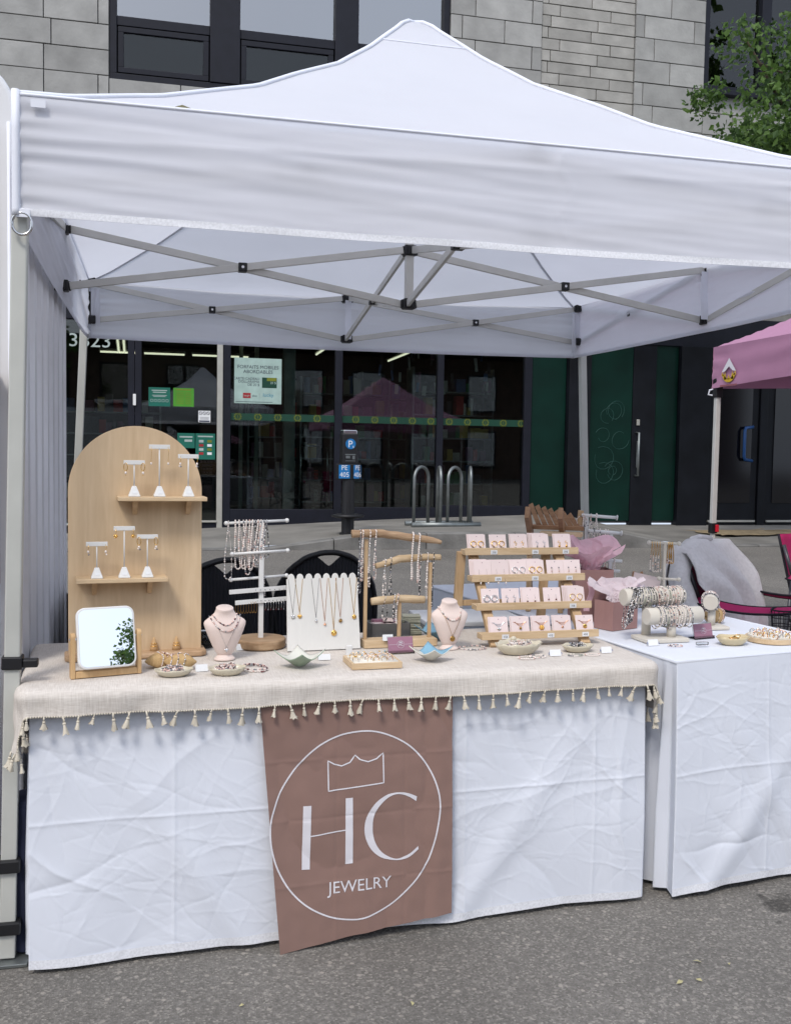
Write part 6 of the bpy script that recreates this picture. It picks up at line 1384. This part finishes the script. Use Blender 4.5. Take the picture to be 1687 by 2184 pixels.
# gold chain stand
gs = thing('chain_stand', (1.965, 3.56, TW), R(-30), 'small cream T stand hung with gold chains and pearls', 'jewelry stand')
MB().lathe([(.045, 0), (.045, .008), (.0, .01)], n=24).build('base', 'velvetcream', gs, smooth=False); MB().tube([(0, 0, .005), (0, 0, .29)], .0055, 10).build('post', 'velvetcream', gs, smooth=True)
for z, x0, x1 in ((.292, -.062, .052), (.150, -.02, .056)):
    cb = MB().tube([(x0, 0, z), (x1, 0, z)], .0055, 10).build('crossbar', 'velvetcream', gs, smooth=True)
    for xx in (x0, x1): MB().ball((xx, 0, z), .009, nu=12, nv=8).build('bar_knob', 'velvetcream', cb, smooth=True)
for i, x in enumerate((-.05, -.04, -.030, -.020, .014, .021, .028)):
    q = MB(); P = loop_pts(.005, 0, -.12 if i < 4 else -.085, .006); q.tube(P, .0011 if i < 4 else .0018, 5, m=5); strand(q, P[8:26], 'mixpearl', i, 1.0) if i < 4 else strand(q, P[13:22], 'pink', i, 1.1)
    plain('gold_chain', q, BM, Wp(gs, (x, 0, .297)), gs.rotation_euler.z, 'gold chain with pearls, %s from left on cream T stand' % ORD[i] if i < 4 else 'thick gold chain with pink pearls, %s from left on cream T stand' % ORD[i], 'necklace', 'chains on the cream T stand', smooth=True)
# leaning wooden easel with pink card behind the rolls
es = thing('small_easel', (1.885, 3.62, TW), R(-15), 'little wooden easel with blush sign behind the bracelet rolls', 'easel')
for sx in (-.03, .03): MB().bar((sx*1.4, -.03, 0), (sx*.5, .02, .17), .010, .010, upv=(0, 1, 0)).build('leg', 'cedar', es, bev=.001)
MB().bar((0, .07, 0), (0, .02, .16), .010, .008).build('rear_leg', 'cedar', es); MB().box((.03, .0, .12), (.11, .003, .08), rx=R(-14), ry=R(12)).build('sign', 'cardpink', es); MB().box((.03, -.006, .082), (.11, .008, .008), ry=R(12)).build('ledge', 'chairtrim', es)

# bracelet rolls
def roll(root, name, c, half, r, ang, n0, n1, kinds, lab, group, skip=()):
    d = Vector((math.cos(ang), math.sin(ang), 0)); s_ = Vector((-d.y, d.x, 0)); c = Vector(c)
    q = MB().tube([c-d*half, c-d*(half-.003), c+d*(half-.003), c+d*half], [r*.93, r, r, r*.93], 32); o = q.build(name, 'velvetcream', root, smooth=True)
    md = o.modifiers.new('e', 'EDGE_SPLIT'); md.split_angle = R(50)
    g = random.Random(int(half*1e4)); N = len(kinds)
    for i, k in enumerate(kinds):
        if k is None: continue
        t = -half+n0+(2*half-n0-n1)*i/(N-1); b = MB(); tl = g.uniform(-.006, .006); sag = g.uniform(.001, .006); rr = r+.0032
        strand(b, [c+d*(t+tl*math.sin(a))+s_*rr*math.cos(a)+Vector((0, 0, rr*math.sin(a)-(sag if math.sin(a) < 0 else 0)*-math.sin(a)*2)) for a in np.linspace(0, 6.28, 30)[:-1]], k, 200+i, .98, True)
        o = b.build('bead_bracelet', BM, smooth=True); o.location = root.location; o.rotation_euler = root.rotation_euler
        nm = {'grey': 'grey and silver', 'dark': 'black', 'pearl': 'white pearl', 'mixpearl': 'pearl and pink', 'pink': 'pink and pearl', 'green': 'sage green', 'chip': 'mauve'}[k]
        tag(o, '%s bead bracelet, %s from left on the %s' % (nm, ORD[i], lab), 'bracelet', group)
br = thing('bracelet_stand', (1.70, 3.095, TW), R(3), 'cream two roll bracelet stand on the right table', 'bracelet stand')
MB().box((.0, .0, .007), (.165, .11, .014)).build('base', 'velvetcream', br, bev=.003)
for x, y, h in ((-.035, .035, .125), (.032, -.018, .07)): MB().tube([(x, y, .01), (x, y, h)], .016, 20).build('post', 'velvetcream', br, smooth=True)
roll(br, 'upper_roll', (-.012, .035, .148), .118, .030, R(2), .036, .012, ['grey', 'grey', 'grey', 'green', 'grey', 'green', 'dark', 'dark', 'pink', 'mixpearl', 'pink', 'pearl', 'green', 'mixpearl', 'chip', 'mixpearl', 'pearl', 'grey'], 'upper cream roll', 'bracelets on the upper roll')
roll(br, 'lower_roll', (.038, -.018, .088), .108, .029, R(2), .038, .05, ['grey', 'pearl', 'grey', 'green', 'chip', 'chip', 'mixpearl', 'pink', 'mixpearl', 'pearl', 'grey', 'pearl', 'grey'], 'lower cream roll', 'bracelets on the lower roll')
for i, x in enumerate((-.103, -.096, -.089, -.081, -.074)):
    hang(br, x, .035, .180, .040+.006*i, .012+.002*i, .033, ['grey', 'grey', 'dark', 'grey', 'grey'][i], 150+i, 'long grey bead strand, %s from left end of upper roll' % ORD[i], 'grey strands on the upper roll', lean=-.15, k=1.05)
MB()
rs = thing('bracelet_stand', (2.012, 3.285, TW), R(-2), 'single cream bracelet roll on a post at the right', 'bracelet stand')
MB().box((.01, 0, .006), (.085, .085, .012)).build('base', 'velvetcream', rs, bev=.003); MB().tube([(0, 0, .01), (0, 0, .075)], .014, 18).build('post', 'velvetcream', rs, smooth=True)
roll(rs, 'roll', (0.004, .02, .099), .055, .0275, R(62), .028, .004, ['grey', 'grey', 'dark', 'grey', 'pearl', 'grey', 'pearl', 'mixpearl'], 'single cream roll', 'bracelets on the single roll')
cushion('bracelet_cushion', (2.085, 3.385, TW), R(25), (.055, .034, .030), 'straw cushion behind the single cream roll', [(-.3, 'spacedark'), (.1, 'chip'), (.4, 'chip')])
card_holder((1.872, 3.10, TW), R(12), 'clear holder of mauve business cards beside the bracelet rolls')
card_holder((1.93, 3.42, TW), R(-20), 'second mauve card holder half hidden behind the bracelet rolls')
scallop('scalloped_dish', (1.912, 2.985, TW), R(6), .060, .042, .028, 'creamgold', 'honey coloured fluted dish of gold rings on white cloth', None, 8)
g = random.Random(12)
for i in range(6):
    q = MB().tube(ring_pts(.010, 15), .0014, 5, closed=True); o = plain('ring', q, g.choice(['gold', 'rosegold', 'darkgold']), (1.912+g.uniform(-.028, .028), 2.985+g.uniform(-.016, .016), TW+.016+.002*i), 0, 'gold ring lying %s in the honey coloured fluted dish' % ['lowest', 'second lowest', 'third lowest', 'third highest', 'second highest', 'on top'][i], 'ring', 'rings in the honey dish', smooth=True); o.rotation_euler = (g.uniform(-.7, .7), g.uniform(-.7, .7), 0)
rr_ = thing('ring_tray', (2.085, 3.025, TW), R(4), 'round wooden ring tray with white foam at right edge', 'ring tray')
MB().lathe([(.082, 0), (.084, .002), (.084, .016), (.079, .017), (.078, .008), (0, .008)], n=48).build('tray', 'pine', rr_)
for k in range(6):
    y = -.058+k*.023; hw = max(.02, (.074**2-y*y)**.5); MB().box((0, y, .016), (2*hw, .016, .014)).build('foam_bar', 'foam', rr_, bev=.003)
    for c in range(int(hw/.013)):
        x = -hw+.012+c*.026+g.uniform(-.003, .003); q = MB().tube([(.0085*math.cos(a), 0, .0085*math.sin(a)) for a in np.linspace(0, 6.28, 13)[:-1]], .0016, 5, closed=True)
        if g.random() < .6: q.ball((0, 0, .010), (.0035, .003, .0026), m=1)
        o = plain('ring', q, [g.choice(['gold', 'rosegold', 'silver', 'rosegold']), 'pearl'], Wp(rr_, (x, y-.006, .027)), g.uniform(-.6, .2), 'ring in the round tray, %s row from front, %s place' % (ORD[k], ORD[c]), 'ring', 'rings in the round tray', smooth=True)
q = MB(); strand(q, [(-.03, 0, .004), (0, .004, .004), (.03, .012, .008)], 'dark', 3, .9); strand(q, [(-.034, -.016, .003), (0, -.018, .003), (.03, -.015, .003)], 'grey', 4, .9)
plain('bead_anklet', q, BM, (1.985, 3.055, TW), R(10), 'dark bead strand lying by the round ring tray', 'bracelet', smooth=True)
flat_strand('bead_bracelet', (1.697, 2.985, TW), R(-12), .024, .015, 'pink', 'pink bead bracelet lying in front of the bracelet stand', 'bracelet', 33, .06, 1, .9)
plain('clear_tray', MB().prism(rrect(.046, .016, .007), .010, T(0, 0, .006, 0, R(90))), 'clear', (1.785, 2.965, TW), R(4), 'small clear acrylic piece lying on the white cloth', 'acrylic piece', bev=.002)
price_card(1.628, 3.005, R(4), 'white price card at the left of the bracelet stand', 'Bracelets 25$', .038, .020, TW)

# ================================================================ chairs and things behind the tables
def stack_chair(loc, rz, label):
    t = thing('stacking_chair', loc, rz, label, 'chair', 'black stacking chairs behind the table'); H = .97
    # back: rounded shield with a hand hole at the top
    out = [(-.20, .52), (-.225, .62), (-.228, .72), (-.21, .80), (-.165, .875), (-.10, .925), (-.03, .945), (.03, .945), (.10, .925), (.165, .875), (.21, .80), (.228, .72), (.225, .62), (.20, .52)]
    n = 40
    def edge(u): k = u*(len(out)-1); i = min(int(k), len(out)-2); f = k-i; return (out[i][0]*(1-f)+out[i+1][0]*f, out[i][1]*(1-f)+out[i+1][1]*f)
    def notch(x): return .875 if abs(x) > .085 else .875-.050*(1-abs(x)/.085)
    P = [edge(k/n) for k in range(n+1)]
    cur = lambda x: .05*(x/.228)**2*-1
    MB().tube([(x, cur(x), z) for x, z in P], .013, 10).build('back_frame', 'chairframe', t, smooth=True)
    q = MB(); cols = 60; vs = []
    for j in range(2):
        pass
    xs_ = np.linspace(-.215, .215, cols+1)
    def topz(x): 
        z = interp(abs(x), [0, .03, .10, .165, .21, .228], [.945, .945, .925, .875, .80, .72]); return z-(.05*(1-(abs(x)/.055)**1.3) if abs(x) < .055 else 0)-.004
    R_ = 26
    for j in range(R_+1):
        for i, x in enumerate(xs_):
            z0, z1 = .50, topz(x)-.004; vs.append((x, cur(x)-.004+.0022*(1 if (i % 2) else -1), z0+(z1-z0)*j/R_))
    k = cols+1; q.add(vs, [(j*k+i, j*k+i+1, (j+1)*k+i+1, (j+1)*k+i) for j in range(R_) for i in range(cols)]); q.build('back_panel', 'chairblack', t, solid=.008)
    MB().grid(lambda u, v: (-.22+.44*u, -.04-.42*v, .455+.012*math.sin(u*PI)*math.sin(v*PI)), 10, 10).build('seat', 'chairblack', t, solid=.04)
    for sx in (-1, 1): MB().tube([(sx*.20, 0, .53), (sx*.215, -.02, .46), (sx*.225, -.10, .43), (sx*.23, .06, .005)], .012, 8).build('rear_leg', 'chairframe', t, smooth=True); MB().tube([(sx*.225, -.10, .43), (sx*.22, -.44, .42), (sx*.23, -.48, .005)], .012, 8).build('front_leg', 'chairframe', t, smooth=True)
    return t
stack_chair((.735, 4.22, 0.01), R(186), 'black stacking chair behind the white necklace board')
stack_chair((.285, 4.05, 0), R(200), 'black stacking chair behind the white jewelry tree')
# navy wagon by the corrugated wall
wg = thing('folding_wagon', (-.26, 4.05, 0), R(4), 'dark navy folding wagon beside the kiosk wall', 'wagon')
MB().box((.12, .25, .56), (.34, .6, .46)).build('body', 'navy', wg, bev=.02)
for x, y in ((-.06, -.06), (.30, -.06), (-.06, .56), (.30, .56)): MB().bar((x, y, .1), (x, y, .83), .022, .022).build('frame_post', 'blackplastic', wg, bev=.002); MB().tube([(x-.015, y, .09), (x+.015, y, .09)], .085, 18).build('wheel', 'blackplastic', wg)
MB().tube([(.12, -.07, .80), (.05, -.06, .86), (.12, .1, .90), (.2, .3, .82)], .012, 8).build('carry_handle', 'navy', wg)
plain('mauve_pouch', MB().ball((0, 0, 0), (.06, .05, .03), nu=14, nv=9), 'rosecard', (-.16, 4.18, .815), 0, 'small mauve pouch on top of the navy wagon', 'pouch', smooth=True)
tb = thing('storage_bin', (1.20, 3.72, .0), 0, 'clear plastic storage tub on a box behind the tiered stand', 'tub')
MB().box((0, 0, .28), (.40, .3, .55)).build('box', 'cardpink', tb); MB().box((0, 0, .65), (.38, .28, .17)).build('tub', 'clear', tb, bev=.01); MB().box((0, 0, .745), (.40, .30, .02)).build('lid', 'paper', tb, bev=.004)

def camp_chair(loc, rz, label, cup=True):
    t = thing('camp_chair', loc, rz, label, 'chair', 'magenta folding camp chairs')
    # local frame: sitter looks towards -y
    def cloth(name, fn, nu=14, nv=14): return MB().grid(fn, nu, nv).build(name, 'magenta', t, smooth=True, solid=.004)
    bk = lambda u, v: (-.25+.50*u, .20+.14*v+.03*math.sin(u*PI)*math.sin(v*PI), .42+.48*v)
    cloth('backrest', bk)
    st_ = lambda u, v: (-.25+.50*u, .20-.44*v, .42+.02*v-.04*math.sin(u*PI)*math.sin(v*PI))
    cloth('seat', st_)
    MB().tube([bk(0, v) for v in np.linspace(0, 1, 8)]+[bk(u, 1) for u in np.linspace(0, 1, 8)]+[bk(1, v) for v in np.linspace(1, 0, 8)], .008, 6).build('back_binding', 'chairtrim', t, smooth=True)
    MB().tube([st_(0, v) for v in np.linspace(0, 1, 8)]+[st_(u, 1) for u in np.linspace(0, 1, 8)]+[st_(1, v) for v in np.linspace(1, 0, 8)], .008, 6).build('seat_binding', 'chairtrim', t, smooth=True)
    for sx in (-1, 1):
        arm = lambda u, v: (sx*(.26+.075*u), .22-.46*v, .66+.012*math.cos(u*PI)-.025*math.sin(v*PI))
        cloth('armrest', arm, 6, 12); MB().tube([arm(0, v) for v in np.linspace(0, 1, 9)]+[arm(1, v) for v in np.linspace(1, 0, 9)], .006, 6, closed=True).build('arm_binding', 'chairtrim', t, smooth=True)
        MB().tube([(sx*.27, .22, .66), (sx*.265, .29, .84)], .011, 8).build('back_post', 'chairtube', t, smooth=True)
        MB().tube([(sx*.29, -.24, .655), (sx*.29, -.26, .35), (sx*.30, -.27, .03)], .011, 8).build('front_post', 'chairtube', t, smooth=True)
        MB().tube([(sx*.27, .22, .66), (sx*.30, .25, .03)], .011, 8).build('rear_post', 'chairtube', t, smooth=True)
        MB().tube([(sx*.30, -.27, .04), (sx*.27, .22, .40)], .009, 8).build('side_brace', 'chairtube', t, smooth=True); MB().tube([(sx*.30, .25, .04), (sx*.27, -.25, .42)], .009, 8).build('side_brace', 'chairtube', t, smooth=True)
        for y in (-.27, .25): MB().ball((sx*.30, y, .02), (.024, .024, .02), nu=10, nv=6).build('foot', 'blackplastic', t, smooth=True)
    for y in (-.27, .25): MB().tube([(-.30, y, .05), (.27, y, .40)], .009, 8).build('cross_brace', 'chairtube', t, smooth=True); MB().tube([(.30, y-.015, .05), (-.27, y-.015, .40)], .009, 8).build('cross_brace', 'chairtube', t, smooth=True)
    if cup:
        q = MB()
        for z, r in ((.655, .048), (.62, .046), (.585, .043), (.55, .040)): q.tube([(-.30+r*math.cos(a), -.18+r*math.sin(a), z) for a in np.linspace(0, 6.28, 17)[:-1]], .004 if z > .65 else .002, 5, closed=True)
        for a in np.linspace(0, 6.28, 15)[:-1]: q.tube([(-.30+.048*math.cos(a), -.18+.048*math.sin(a), .655), (-.30+.040*math.cos(a), -.18+.040*math.sin(a), .55)], .0016, 4)
        q.build('cup_holder', 'chairtrim', t)
    return t
cc = camp_chair((3.0, 4.42, zg(4.4)), R(38), 'magenta folding camp chair with a grey sweater over its back')
camp_chair((4.02, 5.05, zg(5)), R(20), 'magenta folding camp chair cut off by the right edge', False)
# sweater thrown over the back of the chair
cc.scale = (1.04, 1.04, 1.02)
sw_ = thing('knit_sweater', cc.location, cc.rotation_euler.z, 'pale grey knit sweater draped over the camp chair', 'sweater'); sw_.scale = (1.04, 1.04, 1.02)
def fl(u, v):
    x = -.29+.58*u; s = v*1.02
    top_z = .905+.020*math.sin(u*PI*1)-.018*math.cos(u*9); front = .50
    w = 1+.16*math.sin(v*PI)
    if s < front: d = front-s; y = .335-.045-.34*d-.045*math.sin(d*6); z = top_z-d*.93
    else: d = s-front; y = .335+.022+.02*d; z = top_z-d*.98
    y += (.5+.5*abs(1))*(.022*abs(noise.noise((x*7, s*2.5, 1)))+.046*abs(math.sin(x*15+s*2.5+2.5*noise.noise((x*3, s*3, 2))))**1.5)*(1 if s >= front else -1)*min(1, abs(s-front)*5)
    x = x*w*(1-.16*math.exp(-((s-front)/.10)**2)); z += .03*noise.noise((x*5, s*2, 4))*abs(s-front)
    return (x, y, z)
MB().grid(fl, 44, 60).build('body', 'knit', sw_, smooth=True, solid=.008)
def sleeve(pts, rs, name='sleeve'):
    b = MB(); P = []; Rr = []
    for i in range(len(pts)-1):
        for k in range(6): t_ = k/6; P.append(Vector(pts[i]).lerp(Vector(pts[i+1]), t_)); Rr.append(rs[i]*(1-t_)+rs[i+1]*t_)
    P.append(Vector(pts[-1])); Rr.append(rs[-1]); b.tube(P, Rr, 14); b.v = [tuple(Vector(v)+.012*noise.noise_vector(Vector(v)*14)) for v in b.v]; b.build(name, 'knit', sw_, smooth=True)
sleeve([(-.22, .34, .89), (-.31, .30, .74), (-.34, .22, .56), (-.30, .14, .40)], [.05, .055, .05, .042]); sleeve([(.24, .36, .88), (.29, .40, .70), (.27, .40, .48)], [.05, .05, .045])
MB().tube([(-.13, .325, .905), (-.05, .35, .93), (.05, .35, .935), (.14, .33, .925)], .016, 10).build('collar', 'knit', sw_, smooth=True)
# brown tarp lying on the far pavement, litter
q = MB(); q.grid(lambda u, v: (-.9+1.8*u+.2*noise.noise((u*3, v*3, 1)), -.45+.9*v+.2*noise.noise((u*4, v*3, 8)), .012+.03*max(0, noise.noise((u*6, v*5, 3)))), 20, 14)
plain('brown_tarp', q, 'cardboard', (8.35, 12.6, .325), R(6), 'crumpled brown tarp on the pavement at the far right', 'tarp', smooth=True)
# fallen leaves on the near asphalt
for i, (x, y, nm) in enumerate(((.215, 2.425, 'below the left of the banner'), (.636, 2.347, 'below the right of the banner'), (1.457, 2.388, 'furthest left of the pair under right table'), (1.537, 2.358, 'furthest right under the right table'), (1.409, 2.298, 'nearest the bottom edge at right'), (1.354, 2.298, 'left of the bottom right group'))):
    s = .007+.003*(i % 3); o = MB().add([(-s, 0, .003), (0, -s*.5, .005), (s, .002, .004), (s*.1, s*.55, .008)], [(0, 1, 3), (1, 2, 3)]).build('fallen_leaf', 'fallen'); o.location = (x, y, .001); o.rotation_euler = (0, 0, i*1.3)
    tag(o, 'small yellow leaf on the asphalt '+nm, 'leaf', 'fallen leaves on the asphalt')

# ================================================================ trees, and the other side of the street
def tree(loc, h, crown_c, crown_r, n, seed, label, limbs, leaf=.085, mats=('leaf', 'leaf2'), cs=1):
    t = thing('street_tree', loc, 0, label, 'tree', 'street trees'); g = random.Random(seed); cc_ = Vector(crown_c)
    b = MB(); b.tube([(0, 0, -.05), (.03, .02, h*.25), (-.02, .05, h*.5), (.05, 0, h*.8), cc_], [.17, .14, .12, .09, .03], 12); b.build('trunk', 'bark', t, smooth=True)
    b = MB(); tips = []
    for k in range(limbs):
        a = 2*PI*k/limbs+g.uniform(-.4, .4); z0 = h*g.uniform(.4, .8); e = cc_+Vector((math.cos(a)*crown_r[0]*g.uniform(.6, .95), math.sin(a)*crown_r[1]*g.uniform(.6, .95), g.uniform(-.7, .6)*crown_r[2]))
        p0 = Vector((0, 0, z0)); m_ = p0.lerp(e, .5)+Vector((0, 0, .35)); b.tube([p0, m_, e], [.06, .035, .012], 7); tips.append((p0, m_, e))
        for j in range(4):
            q0 = m_.lerp(e, g.uniform(.0, .9)); q1 = q0+Vector((g.gauss(0, .5), g.gauss(0, .5), g.gauss(-.05, .35))); b.tube([q0, q1], [.016, .005], 5); tips.append((q0, (q0+q1)/2, q1))
    b.build('limbs', 'bark', t, smooth=True)
    clumps = []
    for p0, m_, e in tips:
        for f in (.35, .7, 1.0): clumps.append((m_.lerp(e, f), g.uniform(.28, .52)))
    for k in range(limbs*3):
        while True:
            v = Vector((g.uniform(-1, 1), g.uniform(-1, 1), g.uniform(-1, 1)))
            if .35 < v.length < 1: break
        clumps.append((cc_+Vector((v.x*crown_r[0], v.y*crown_r[1], v.z*crown_r[2])), g.uniform(.3, .6)))
    rng = np.random.default_rng(seed); V = []; F = []; Mi = []
    for i in range(n):
        c, r = clumps[rng.integers(len(clumps))]; r *= cs; d = rng.normal(size=3); d /= np.linalg.norm(d)+1e-9; p = np.array(c)+d*r*rng.random()**.5*np.array([1, 1, .75])
        L = leaf*rng.uniform(.6, 1.25); ax = rng.normal(size=3); ax[2] -= .5; ax /= np.linalg.norm(ax); sd2 = np.cross(ax, rng.normal(size=3)); sd2 /= np.linalg.norm(sd2)+1e-9; nr = np.cross(ax, sd2)
        k = len(V); w_ = L*.36
        V += [tuple(p), tuple(p+ax*L*.45+sd2*w_+nr*L*.10), tuple(p+ax*L), tuple(p+ax*L*.45-sd2*w_+nr*L*.10)]; F += [(k, k+1, k+2), (k, k+2, k+3)]; m_ = int(rng.random() < .4); Mi += [m_, m_]
    me = bpy.data.meshes.new('crown'); me.from_pydata(V, [], F); [me.materials.append(M[x]) for x in mats]; me.polygons.foreach_set('material_index', Mi); me.update()
    o = bpy.data.objects.new('crown', me); C.objects.link(o); o.parent = t; o['kind'] = 'stuff'
    return t
tree((9.0, 10.7, .25), 3.9, (-.95, -.1, 5.15), (2.15, 1.9, 1.4), 42000, 5, 'leafy street tree reaching in from the upper right edge', 10, .082)
tree((24.3, -37.3, 0), 10.2, (0, 0, 12.9), (3.0, 2.8, 2.7), 30000, 9, 'far street tree mirrored in the table mirror', 14, .21, cs=1.6)
tree((-5.5, -10.0, 0), 4.0, (0, 0, 6.0), (2.9, 2.6, 2.4), 6000, 14, 'street tree across the road to the left', 8, .14)
tree((20.5, -8.0, 0), 10.0, (0, 0, 14), (5.5, 4.5, 5.5), 9000, 17, 'tall street tree across the road to the far right', 12, .32)
ob = thing('brick_building', (3, -24, 0), 0, 'brown brick building across the road', 'building')
MB().box((0, -3, 3.2), (60, 6, 6.4)).build('wall', mat('brown_brick', (.13, .085, .065), .9, var=.3, scale=2), ob)
MB().box((0, -.2, 6.5), (60.4, 6.6, .2)).build('roof', 'blackpanel', ob)
for k in range(14):
    for z in (1.6, 4.6): wn = MB().box((-20.5+k*3.15, .02, z), (1.7, .1, 2.0)).build('window', 'frame', ob); MB().box((-20.5+k*3.15, .08, z), (1.5, .02, 1.8)).build('pane', 'glass2', wn)
